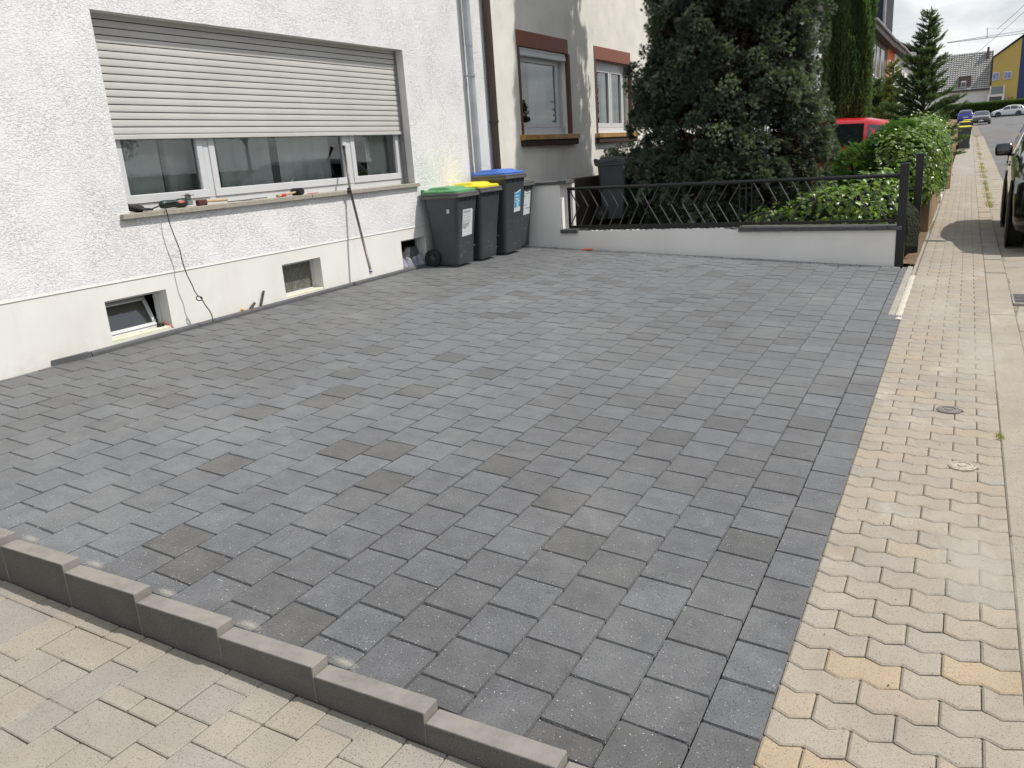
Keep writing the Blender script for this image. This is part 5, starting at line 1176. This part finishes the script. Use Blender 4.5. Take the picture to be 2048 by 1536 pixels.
# ================================================================== CARS
M_cg = mat('car_glass', (.012, .018, .018), rough=.04, spec=.9, var=.02, coat=1)
M_blk = paint('black_car_paint', (.008, .008, .009), .18); M_redp = paint('red_car_paint', (.55, .012, .02), .25); M_whp = paint('white_car_paint', (.62, .63, .64), .3); M_blp = paint('blue_car_paint', (.01, .03, .28), .25); M_dgp = paint('dark_grey_car_paint', (.02, .021, .024), .25)
M_trim = mat('black_trim', (.015, .015, .016), rough=.5); M_lens = mat('headlamp_lens', (.55, .57, .58), rough=.08, coat=1); M_tail = mat('tail_lamp', (.45, .01, .015), rough=.15, coat=1); M_chrome = mat('chrome', (.75, .75, .76), rough=.08, metal=1)
M_plate = mat('number_plate', (.7, .7, .68), rough=.5)
ST = [(.500, .30, .50, .56, .72, .62), (.488, .22, .60, .68, .90, .78), (.455, .19, .68, .79, .965, .84), (.40, .18, .74, .87, .99, .87), (.30, .18, .82, .955, 1, .875), (.235, .18, .86, .995, 1, .865), (.205, .18, .875, 1.03, 1, .84),
      (.13, .18, .89, 1.24, 1, .79), (.06, .18, .90, 1.415, 1, .745), (.0, .18, .91, 1.47, 1, .725), (-.12, .18, .925, 1.50, 1, .715), (-.26, .18, .94, 1.475, 1, .71), (-.37, .18, .955, 1.40, .99, .70), (-.425, .19, .96, 1.22, .98, .74), (-.465, .20, .93, 1.02, .96, .80), (-.49, .24, .80, .90, .92, .80), (-.50, .32, .62, .70, .82, .70)]
def car(name, label, loc, rz, L_, Wd, H, pm, group=None, detail=True, front='grille'):
    t = thing(name, label, 'car', loc, (0, 0, rz), group); hz = H / 1.5; hw = Wd / 2
    def sec(s):
        x, zb, zm, zt, w, wt = s; x *= L_; w *= hw; wt *= hw; zb *= hz; zm *= hz; zt *= hz
        h = [(0, zb), (w * .86, zb), (w * .96, zb + .04), (w * .99, zb + .2 * (zm - zb)), (w, zb + .6 * (zm - zb)), (w * .985, zm), (wt + (w * .985 - wt) * .12, zt - .1 * (zt - zm) - .0), (wt * .93, zt), (wt * .6, zt + .022 * hz), (0, zt + .03 * hz)]
        return [(x, y, z) for y, z in h] + [(x, -y, z) for y, z in reversed(h[1:-1])]
    m_ = MB(); loft(m_, [sec(s) for s in ST][::-1]); body = m_.build('body', pm, t, smooth=True, local=True, fixn=True)
    xs_ = [s[0] for s in ST][::-1]
    def st_at(xf): return [float(np.interp(xf, xs_, [s[k] for s in ST][::-1])) for k in range(6)]
    def side(xf, tt, sg, off=.006):
        _, zb, zm, zt, w, wt = st_at(xf); w *= hw; wt *= hw; zm *= hz; zt *= hz
        y0, z0 = w * .985, zm; y1, z1 = wt + (w * .985 - wt) * .12, zt - .1 * (zt - zm)
        return (xf * L_, sg * (y0 + (y1 - y0) * tt + off), z0 + (z1 - z0) * tt + .002)
    for sg in (-1, 1):
        for (a, b_, ta, tb) in ((.165, -.035, .08, .93), (-.055, -.255, .08, .93), (-.275, -.395, .12, .90)):
            m_ = MB()
            def fn(u, v): 
                xx = a + (b_ - a) * u; return side(xx, ta + (tb - ta) * v, sg)
            m_.grid(fn, lin(0, 1, 7), lin(0, 1, 3)); m_.build('side_window', M_cg, t, local=True)
        dl = MB()
        for xx in (.19, -.045, -.265): 
            _, zb, zm, zt, w, wt = st_at(xx); dl.add([(xx * L_ - .004, sg * (w * hw + .002), zb * hz + .08), (xx * L_ + .004, sg * (w * hw + .002), zb * hz + .08), (xx * L_ + .004, sg * (w * hw * .99 + .004), zm * hz - .01), (xx * L_ - .004, sg * (w * hw * .99 + .004), zm * hz - .01)], [(0, 1, 2, 3)])
        if detail: dl.build('door_gap', M_trim, t, local=True)
        if detail:
            for xx in (.02, -.21): MB().bbox((xx * L_ - .09, sg * (hw - .004), .80 * hz), (xx * L_ + .09, sg * (hw + .024), .825 * hz), .008).build('door_handle', pm, t, local=True)
        # mirror
        m_ = MB(); mxx = .165 * L_
        m_.bbox((mxx - .02, sg * (hw - .02), .93 * hz), (mxx + .04, sg * (hw + .06), .955 * hz), .006); m_.build('mirror_arm', M_trim, t, local=True)
        m_ = MB(); loft(m_, [rsec(mxx - .05 + .0, mxx + .09, .075, .03, 0), rsec(mxx - .055, mxx + .10, .085, .035, .03), rsec(mxx - .055, mxx + .10, .088, .035, .10), rsec(mxx - .045, mxx + .07, .075, .03, .145), rsec(mxx - .03, mxx + .04, .05, .02, .155)])
        m_.v = [(x, sg * (hw + .105) + y * 1.1, z + .94 * hz) for x, y, z in m_.v]; mi_ = m_.build('mirror', pm, t, smooth=True, local=True)
        # wheels
        for xw in (.305, -.29):
            r_ = .325 * (hz if hz > 1 else 1)
            Mw = T(xw * L_, sg * (hw - .085), r_) @ RX(PI / 2 * (1 if sg < 0 else -1))
            MB().lathe([(r_ * 1.14, .085), (r_ * 1.16, .094), (r_ * .5, .094)], 28, M=Mw).build('arch_shade', M_trim, t, local=True)  # dark disc painted in for the shaded hollow round the wheel
            ty = MB().lathe([(r_ * .66, -.10), (r_ * .93, -.10), (r_, -.075), (r_, .075), (r_ * .965, .096), (r_ * .70, .108), (r_ * .66, .10)], 28, M=Mw).build('wheel', M_tyre, t, smooth=False, local=True)
            rm = MB().lathe([(r_ * .67, .085), (r_ * .66, .104), (r_ * .60, .10), (r_ * .58, .07), (.04, .06)], 24, M=Mw)
            for k in range(7): rm.add([(.03, -.022, .085), (r_ * .62, -.03, .100), (r_ * .62, .03, .100), (.03, .022, .085)], [(0, 1, 2, 3)], M=Mw @ RZ(k * 2 * PI / 7))
            rm.lathe([(.05, .06), (.05, .092), (.01, .094)], 12, M=Mw); rm.build('rim', M_rim, ty, local=True)
            if detail:
                tr = MB()
                for k in range(36):
                    a = 2 * PI * k / 36; tr.bbox((r_ - .004, -.012, -.07), (r_ + .003, .004, .07), .001, M=Mw @ RZ(a))
                tr.build('tread', M_tyre, ty, local=True)
        # lamps
        a_ = MB()
        def lampf(u, v):
            xf = .497 - .055 * u; s_ = st_at(xf); return (xf * L_ + .008, sg * (s_[4] * hw * (.78 + .235 * u) ), (s_[2] - .12 + .16 * v + .02 * u) * hz)
        a_.grid(lampf, lin(0, 1, 6), lin(0, 1, 3)); a_.build('headlight', M_lens, t, smooth=True, local=True)
        a_ = MB()
        def lampr(u, v):
            xf = -.499 + .04 * u; s_ = st_at(xf); return (xf * L_ - .008, sg * (s_[4] * hw * (.80 + .22 * u)), (.70 + .22 * v) * hz)
        a_.grid(lampr, lin(0, 1, 4), lin(0, 1, 3)); a_.build('tail_light', M_tail, t, smooth=True, local=True)
    # windscreen and rear window
    def screen(nm, xa, xb):
        m_ = MB()
        def fn(u, v):
            xf = xa + (xb - xa) * v; s_ = st_at(xf); zt = s_[3] * hz; w = s_[5] * hw * .88; yy = -w + 2 * w * u; q = abs(yy) / (s_[5] * hw)
            return (xf * L_ + (.012 if xa > 0 else -.012), yy, zt + .03 * hz * (1 - q ** 2 * .9) + .012)
        m_.grid(fn, lin(0, 1, 9), lin(0, 1, 7)); m_.build(nm, M_cg, t, smooth=True, local=True)
    screen('windscreen', .198, .068); screen('rear_window', -.455, -.375)
    MB().bbox((.488 * L_, -.42 * hw, .42 * hz), (.503 * L_, .42 * hw, .56 * hz), .01).build('grille', M_trim, t, local=True)
    MB().bbox((.485 * L_, -.72 * hw, .24 * hz), (.500 * L_, .72 * hw, .34 * hz), .01).build('lower_grille', M_trim, t, local=True)
    MB().bbox((.503 * L_, -.26, .36 * hz), (.509 * L_, .26, .46 * hz), .002).build('number_plate', M_plate, t, local=True)
    MB().tube([(.503 * L_, 0, .50 * hz), (.512 * L_, 0, .50 * hz)], .05, 14).build('badge', M_chrome, t, local=True)
    MB().bbox((-.506 * L_, -.26, .58 * hz), (-.500 * L_, .26, .68 * hz), .002).build('number_plate', M_plate, t, local=True)
    if detail:
        MB().tube([(-.30 * L_, 0, 1.49 * hz), (-.33 * L_, 0, 1.62 * hz)], .004, 5).build('aerial', M_trim, t, local=True)
    return t
bc = car('parked_car', 'black parked car at the kerb, cut off by the right picture edge', (1.435, 12.93, zroad(1.0, 13) + .012), -PI / 2 - .012, 4.25, 1.82, 1.70, M_blk)
rc = car('parked_car', 'red small car parked in the garden behind juniper and ivy', (-2.72, 18.45, .37), PI, 3.55, 1.62, 1.50, M_redp)
car('parked_car', 'dark grey car facing the camera at the far end of the street', (1.12, 106, zroad(1, 106)), -PI / 2, 4.3, 1.80, 1.42, M_dgp, detail=False)
car('parked_car', 'blue car mostly hidden behind the feathery conifer at the far end of the street', (-.45, 121, zroad(-.5, 121)), PI / 2, 4.2, 1.78, 1.5, M_blp, detail=False)
car('parked_car', 'white hatchback parked side on before the clipped hedge at the street end', (4.75, 139.4, zroad(4, 140) + .01), PI + .06, 4.2, 1.78, 1.5, M_whp, detail=False)
car('parked_car', 'red car at the far right edge behind the white hatchback', (8.6, 140.0, zroad(4, 140) + .01), PI + .1, 4.2, 1.78, 1.45, M_redp, detail=False)
for i, (x_, y_, lm, lab) in enumerate(((-.16, 43.0, M_ly, 'dark wheelie bin with yellow lid on the far sidewalk, nearest of three'), (-.2, 56, M_ly, 'dark wheelie bin with yellow lid on the far sidewalk, middle one of three'), (-.1, 64, M_ly, 'dark wheelie bin with yellow lid on the far sidewalk, farthest of three'))):
    make_bin(lab, (x_, y_, zsw(x_, y_)), -PI / 2 + .1, 1.07, .58, lm, group='wheelie bins out on the far sidewalk', detail=False)

# ================================================================== ROW HOUSES BEYOND
def pane_mat(): return mat('far_window_pane', (.06, .07, .08), rough=.12, spec=.8, var=.2, vscale=.6)
M_slate = mat('slate', (.035, .038, .046), rough=.8, var=.2, vscale=3); M_fr = mat('far_frame', (.70, .70, .70), rough=.5); M_soff = mat('dark_soffit', (.04, .03, .028), rough=.8)
M_dfac = mat('dark_facade', (.10, .085, .08), rough=.8); M_orange = mat('orange_render', (.62, .16, .05), rough=.9, var=.04); M_wfar = mat('white_render', (.66, .67, .66), rough=.9, var=.04, vscale=1); M_rtile = mat('brown_roof', (.085, .065, .058), rough=.8, var=.15, vscale=2)
def row_house(label, y0, y1, xf, zg, ze, zr, wallm, wins, roofm=M_rtile, depth=9, cat='house', group=None, over=.45):
    t = thing('row_house', label, cat, (xf, y0, zg), group=group)
    MB().box((xf - depth, y0, zg - .5), (xf, y1 - .02, ze)).build('wall', wallm, t)
    m_ = MB().prism([(xf + over, y0 - .05, ze - .22), (xf + over, y0 - .05, ze - .05), (xf - depth / 2, y0 - .05, zr), (xf - depth - over, y0 - .05, ze - .05), (xf - depth - over, y0 - .05, ze - .22), (xf - depth / 2, y0 - .05, zr - .3)], (0, y1 - y0 + .06, 0)); m_.build('roof', roofm, t, fixn=True)
    MB().tube([(xf + over + .05, y0 - .05, ze - .10), (xf + over + .05, y1, ze - .06)], .07, 6).build('gutter', M_zinc, t)
    MB().box((xf + .002, y0, ze - .5), (xf + over, y1 - .05, ze - .23)).build('soffit', M_soff, t)
    for (a, b_, c, d) in wins:
        w = MB().bbox((xf - .02, a, c), (xf + .03, b_, d), .01).build('window', M_fr, t); k = max(1, round((b_ - a) / .9)); 
        for q in range(k): pw_ = (b_ - a - .1) / k; MB().box((xf + .028, a + .08 + q * pw_, c + .1), (xf + .036, a + .02 + (q + 1) * pw_, d - .1)).build('pane', pane_mat(), w)
    return t
row_house('white house glimpsed between the big conifer and the columnar cypress', 20.5, 33, -5.5, .2, 6.3, 9.5, M_wfar, [(22, 23.4, 3.4, 4.8), (26, 27.4, 3.4, 4.8), (22, 23.4, 1, 2.2)])
row_house('pale house hidden mostly behind garden conifers', 33.2, 46.5, -5.6, .4, 6.5, 9.5, M_wfar, [(35, 36.4, 3.6, 5.0), (40, 41.4, 3.6, 5.0)])
h3 = row_house('house with dark slate dormer tower and tall white framed windows', 47, 60.2, -4.95, .5, 7.1, 10.0, M_dfac, [(48.5, 50.2, 4.6, 6.25), (50.9, 52.2, 4.6, 6.25), (53.0, 54.4, 4.5, 6.25), (55.6, 57.6, 4.5, 6.3), (50.5, 52.2, 1.5, 3.6), (53.5, 55.2, 1.5, 3.6), (56.5, 58.5, 1.5, 3.6)], M_slate)
MB().box((-7.9, 54.6, 7.2), (-4.82, 61.0, 10.05)).build('dormer', M_slate, h3)
m_ = MB()
for k in range(16): m_.box((-4.83, 54.58 + .0, 7.25 + k * .175), (-4.805, 61.02, 7.255 + k * .175))
m_.build('slate_course', M_soff, h3)
MB().tube([(-4.78, 54.5, 7.3), (-4.78, 54.5, 10.05)], .09, 8).build('dormer_pipe', M_zinc, h3)
an = MB().tube([(-4.8, 60.5, 10.0), (-4.8, 60.5, 10.6)], .02, 5).tube([(-4.8, 60.1, 10.1), (-2.9, 64.5, 10.05)], .014, 4).tube([(-4.2, 61.3, 9.95), (-4.2, 61.6, 10.25)], .01, 4).build('antenna', M_zinc, h3)
row_house('narrow orange rendered house beside the slate tower house', 60.3, 65.8, -4.95, .8, 7.2, 10.3, M_orange, [(61.5, 62.5, 4.6, 6.1), (63.7, 64.8, 4.6, 6.1), (61.5, 62.5, 1.8, 3.2)])
row_house('white row house right of the orange house', 66, 80, -4.95, .95, 7.3, 10.4, M_wfar, [(67.5, 68.7, 4.7, 6.1), (71, 72.2, 4.7, 6.1), (75, 76.2, 4.7, 6.1), (67.5, 68.7, 1.8, 3.2)])
row_house('brown roofed house at the end of the left house row', 81, 98, -4.4, 1.2, 7.9, 10.6, M_wfar, [(84, 85.5, 5, 6.5), (90, 91.5, 5, 6.5)])

# ================================================================== STREET END: grey roofed house, yellow house, hedge
def far(q95x, z95, y): k = y / 95.0; return (q95x * k, 1.6 + (z95 - 1.6) * k)
YA = 160.0; ka = YA / 95
gh = thing('house', 'white walled house with grey tiled roof and boxy dormer at the street end', 'house', (-2, YA, 2.6))
x0, x1 = -7.5, 1.60 * ka; ze = 1.6 + (4.85 - 1.6) * ka; zr = 1.6 + (7.70 - 1.6) * ka + 1.3
MB().box((x0, YA, 2), (x1, YA + 9, ze)).build('wall', M_wfar, gh)
m_ = MB().prism([(x0, YA - .4, ze - .2), (x0, YA - .4, ze + .05), (x0, YA + 4.5, zr), (x0, YA + 9.4, ze), (x0, YA + 9.4, ze - .2)], (x1 - x0, 0, 0)); m_.build('roof', mat('grey_roof', (.06, .06, .062), rough=.7), gh, fixn=True)
ny = 19; nx = 40; sl = Vector((0, 4.9, zr - ze)) / ny; tl = None
tm = MB(); 
tm.add([(0, 0, 0), (.33, 0, 0), (.33, sl.y * .5, sl.z * .5), (0, sl.y * .5, sl.z * .5), (.04, -.02, .07), (.22, -.02, .07), (.22, sl.y * .5, sl.z * .5 + .07), (.04, sl.y * .5, sl.z * .5 + .07)], [(0, 1, 5, 4), (4, 5, 6, 7), (0, 4, 7, 3), (1, 2, 6, 5)])
big = MB()
for j in range(ny):
    for i in range(int((x1 - x0) / .37)): big.add([(p[0] + x0 + i * .37 + .02, p[1] + YA - .4 + sl.y * j, p[2] + ze + .07 + sl.z * j) for p in tm.v], tm.f)
o = big.build('roof_tiles', mat('pale_roof_tile', (.42, .42, .41), rough=.7, var=.2, vscale=2), gh); o['kind'] = 'stuff'
MB().box((1.02 * ka, YA + 3.3, zr - 1.2), (1.22 * ka, YA + 4.2, zr + .55)).build('chimney', M_dfac, gh)
MB().box((-1.25 * ka, YA - .1, ze + .05), (-.13 * ka, YA + 3, 1.6 + (6.2 - 1.6) * ka)).build('dormer', M_dfac, gh)
w = MB().box((-1.0 * ka, YA - .16, ze + .5), (-.55 * ka, YA - .09, ze + 1.5)).build('window', M_fr, gh); MB().box((-.96 * ka, YA - .2, ze + .6), (-.59 * ka, YA - .15, ze + 1.25)).build('pane', pane_mat(), w)
w = MB().box((-.75 * ka, YA - .06, 4.2), (.10 * ka, YA + .02, 5.3)).build('window', M_fr, gh); MB().box((-.70 * ka, YA - .1, 4.3), (.05 * ka, YA - .05, 5.15)).build('pane', pane_mat(), w)
yh = thing('house', 'yellow house with dark blue side and white window frames at the street end', 'house', (5, YA - 3, 2.6))
M_yel = mat('yellow_render', (.48, .375, .11), rough=.9, var=.03); M_blue = mat('blue_render', (.035, .06, .15), rough=.9, var=.03)
zt0 = 1.6 + (7.6 - 1.6) * ka; zt1 = 1.6 + (9.15 - 1.6) * ka; xa, xb, xc = 1.62 * ka, 3.80 * ka, 4.6 * ka; zb_ = 1.6 + (8.75 - 1.6) * ka
m_ = MB().prism([(xa, YA - 1, 2), (xb, YA - 1, 2), (xb, YA - 1, zb_ + .6), (xa, YA - 1, zt0)], (0, 8, 0)); m_.build('wall', M_yel, yh, fixn=True)
m_ = MB().prism([(xb + .002, YA - 1.02, 2), (xb + 3, YA - 1.02, 2), (xb + 3, YA - 1.02, zb_ + 3), (xb + .002, YA - 1.02, zb_ + .62)], (0, 8, 0)); m_.build('blue_wall', M_blue, yh, fixn=True)
m_ = MB().prism([(xa - .1, YA - 1.3, zt0), (xb + 3, YA - 1.3, zb_ + 3.0), (xb + 3, YA - 1.3, zb_ + 3.2), (xa - .1, YA - 1.3, zt0 + .2)], (0, 8.6, 0)); m_.build('roof', M_soff, yh, fixn=True)
for (a, b_, c, d) in ((1.64, 2.20, 5.50, 6.22), (2.55, 3.20, 5.50, 6.22)):
    Xa, Xb, Za, Zb = a * ka, b_ * ka, 1.6 + (c - 1.6) * ka, 1.6 + (d - 1.6) * ka
    w = MB().box((Xa, YA - 1.12, Za), (Xb, YA - 1.0, Zb)).build('window', M_fr, yh); mid = (Xa + Xb) / 2
    for (p, q) in ((Xa + .08, mid - .04), (mid + .04, Xb - .08)): MB().box((p, YA - 1.18, Za + .1), (q, YA - 1.11, Zb - .1)).build('pane', mat('curtained_pane', (.22, .25, .45), rough=.3, var=.3, vscale=2), w)
# white porch with balcony, satellite dish
po = thing('porch', 'white porch with glazed balcony in front of the yellow house', 'porch', (3, YA - 3, 2.6))
MB().box((1.35 * ka, YA - 3, 2), (1.52 * ka, YA - 1.1, 5.6)).build('pillar', M_wfar, po); MB().box((2.55 * ka, YA - 3, 2), (2.75 * ka, YA - 1.1, 5.6)).build('pillar', M_wfar, po); MB().box((1.35 * ka, YA - 3, 5.6), (2.75 * ka, YA - 1.1, 6.0)).build('slab', M_wfar, po)
MB().box((1.52 * ka, YA - 1.3, 2), (2.55 * ka, YA - 1.15, 5.6)).build('window', pane_mat(), po); MB().box((1.6 * ka, YA - 3.05, 6.0), (2.6 * ka, YA - 2.95, 7.1)).build('balustrade', mat('balcony_glass', (.16, .21, .21), rough=.3), po)
MB().box((1.48 * ka, YA - 3.1, 6.0), (1.6 * ka, YA - 2.9, 7.3)).build('balcony_post', M_wfar, po); MB().box((2.6 * ka, YA - 3.1, 6.0), (2.72 * ka, YA - 2.9, 7.3)).build('balcony_post', M_wfar, po)
sd = thing('satellite_dish', 'white satellite dish on a wall arm at the yellow house', 'satellite dish', (2.9 * ka, YA - 2, 5.2))
MB().lathe([(.55, .15), (.4, .06), (.01, 0)], 16, M=T(0, 0, 0) @ RY(1.4)).build('dish', M_wfar, sd, local=True); MB().tube([(-.2, 0, 0), (1.1, .9, .05)], .06, 6).build('arm', M_soff, sd, local=True)
# clipped hedge
hg = thing('clipped_hedge', 'long clipped green hedge behind the cars at the street end', 'hedge', (4, 144.5, 2.3))
zh0 = 2.2; zh1 = 1.6 + (3.53 - 1.6) * 144.5 / 95
MB().box((-4, 144, 1.5), (14, 146, zh1 - .08)).build('inner_growth', MATS['hedge_core'], hg)
n = 14000; fx = rng.uniform(-4, 14, n); top_ = rng.random(n) < .3
loc = np.stack([fx, np.where(top_, rng.uniform(144, 145.5, n), 143.93 + rng.normal(0, .05, n)), np.where(top_, zh1 + rng.normal(0, .05, n), rng.uniform(1.9, zh1, n))], 1)
dd = np.where(top_[:, None], np.array([0, -.2, 1.0]), np.array([0, -1.0, .35])) + rng.normal(0, .4, (n, 3)); scatter('leaves', *FAN2, loc, dd, rng.uniform(.10, .2, n), np.clip(rng.normal(.45, .25, n) + top_ * .3, 0, 1), L_hedge, hg)
# bushes near the porch + terrain rise
# crane far behind
cr = thing('tower_crane', 'tower crane with long jib far behind the houses', 'crane', (40, 330, 5)); k3 = 330 / 200
def cp(x, z): return (x * k3, 330, 1.6 + (z - 1.6) * k3)
m_ = MB(); a = Vector(cp(-5.3, 18.1)); b_ = Vector(cp(20, 18.4))
m_.tube([a, b_], .10, 4); m_.tube([a + Vector((0, 0, .2)), b_ + Vector((0, 0, 1.5))], .09, 4)
for i in range(44):
    p = a.lerp(b_, i / 44); q = a.lerp(b_, (i + .5) / 44) + Vector((0, 0, .2 + 1.3 * (i + .5) / 44)); r = a.lerp(b_, (i + 1) / 44); m_.tube([p, q, r], .05, 3)
m_.build('jib', M_zinc, cr)
t0 = Vector(cp(1.78, 20.1)); m_ = MB().tube([t0, Vector(cp(1.9, 18.2))], .13, 4); m_.build('jib_strut', M_zinc, cr)
MB().tube([t0 - Vector((0, 0, .2)), Vector(cp(9.5, 18.9))], .04, 3).build('stay', M_zinc, cr)
MB().box((60, 329, 0), (61.4, 330.4, 46)).build('tower', M_zinc, cr)
# overhead lines
for (p, q, lab) in (((-1.0, 70, 5.6), (3.8, 60, 9.2), 'lower thin overhead line crossing the sky above the street end'), ((1.1, 62, 7.2), (3.7, 58, 9.6), 'upper thin overhead line at the right picture edge')):
    pts = [Vector(p).lerp(Vector(q), t_ / 10) - Vector((0, 0, .15 * math.sin(PI * t_ / 10))) for t_ in range(11)]; o = MB().tube(pts, .014, 4).build('overhead_line', M_soff); tag(o, lab, 'cable')
bd = thing('bird', 'small dark bird flying in the grey sky', 'bird', (-.05, 60, 8.95), (.3, .5, .6))
m_ = MB(); blob(m_, [(0, -.16, 0), (0, -.05, .01), (0, .08, .01), (0, .17, 0)], [.01, .045, .04, .01], .8, 8); m_.build('body', M_black, bd, local=True); MB().add([(0, .05, .03), (.28, -.05, .10), (.30, -.12, .10), (0, -.06, .03)], [(0, 1, 2, 3)]).add([(0, .05, .03), (-.28, -.05, .10), (-.30, -.12, .10), (0, -.06, .03)], [(3, 2, 1, 0)]).build('wing', M_black, bd, local=True)

# ================================================================== OTHER SIDE OF THE STREET (seen in the window reflections)
oh = thing('house', 'pale house across the street, mirrored in the windows', 'house', (13, 4, .3))
MB().box((14, -12, -.2), (23, 14, 6.2)).build('wall', M_wfar, oh); MB().prism([(13.5, -12.3, 6.1), (18.5, -12.3, 10), (23.5, -12.3, 6.1)], (0, 26.6, 0)).build('roof', M_rtile, oh, fixn=True)
for k in range(5): w = MB().box((13.96, -10 + k * 5, 3.6), (14.0, -8.4 + k * 5, 5.0)).build('window', M_fr, oh); MB().box((13.93, -9.9 + k * 5, 3.7), (13.962, -8.5 + k * 5, 4.9)).build('pane', pane_mat(), w)
ohh = thing('clipped_hedge', 'green garden hedge across the street, mirrored in the windows', 'hedge', (8.6, 5, .1))
MB().box((8.3, -14, -.3), (9.2, 40, 1.75)).build('inner_growth', MATS['hedge_core'], ohh)
n = 9000; loc = np.stack([8.28 + rng.normal(0, .06, n), rng.uniform(-14, 40, n), rng.uniform(0, 1.8, n)], 1); scatter('leaves', *FAN2, loc, np.array([-1, 0, .3]) + rng.normal(0, .5, (n, 3)), rng.uniform(.08, .18, n), np.clip(rng.normal(.4, .25, n), 0, 1), L_hedge, ohh)
for (x_, y_, h_, lab) in ((26.5, 27, 8.5, 'leafy tree across the street at the far end of the pale house'), (27, 36, 9.5, 'taller leafy tree across the street beyond the pale house'), (25.6, 19.0, 8.0, 'low leafy tree across the street before the pale house')):
    t = thing('leafy_tree', lab, 'tree', (x_, y_, 0)); m_ = MB(); limb(m_, (x_, y_, 0), (x_, y_, h_ * .6), .14, .06)
    for k in range(7): a = k * .9; limb(m_, (x_, y_, h_ * .35), (x_ + 1.4 * math.cos(a), y_ + 1.4 * math.sin(a), h_ * .75), .06, .02)
    m_.build('trunk', M_bark, t); n = 7000; c = sphere_dirs(60) * rng.uniform(.3, 1, (60, 1)) * np.array([2, 2, h_ * .3]) + np.array([x_, y_, h_ * .68]); ci = rng.integers(0, 60, n); d = sphere_dirs(n)
    scatter('crown', *FAN2, c[ci] + d * rng.uniform(.2, .6, (n, 1)), d, rng.uniform(.10, .2, n), np.clip(rng.normal(.4, .25, n), 0, 1), L_hedge, t)
op = sheet('opposite_pavement', lambda x, y: zroad(6.6, y) + .10, [6.6, 8.3], [-20, 0, 9.5, 16, 26, 41, 60, 105], M_slab); structure(op)
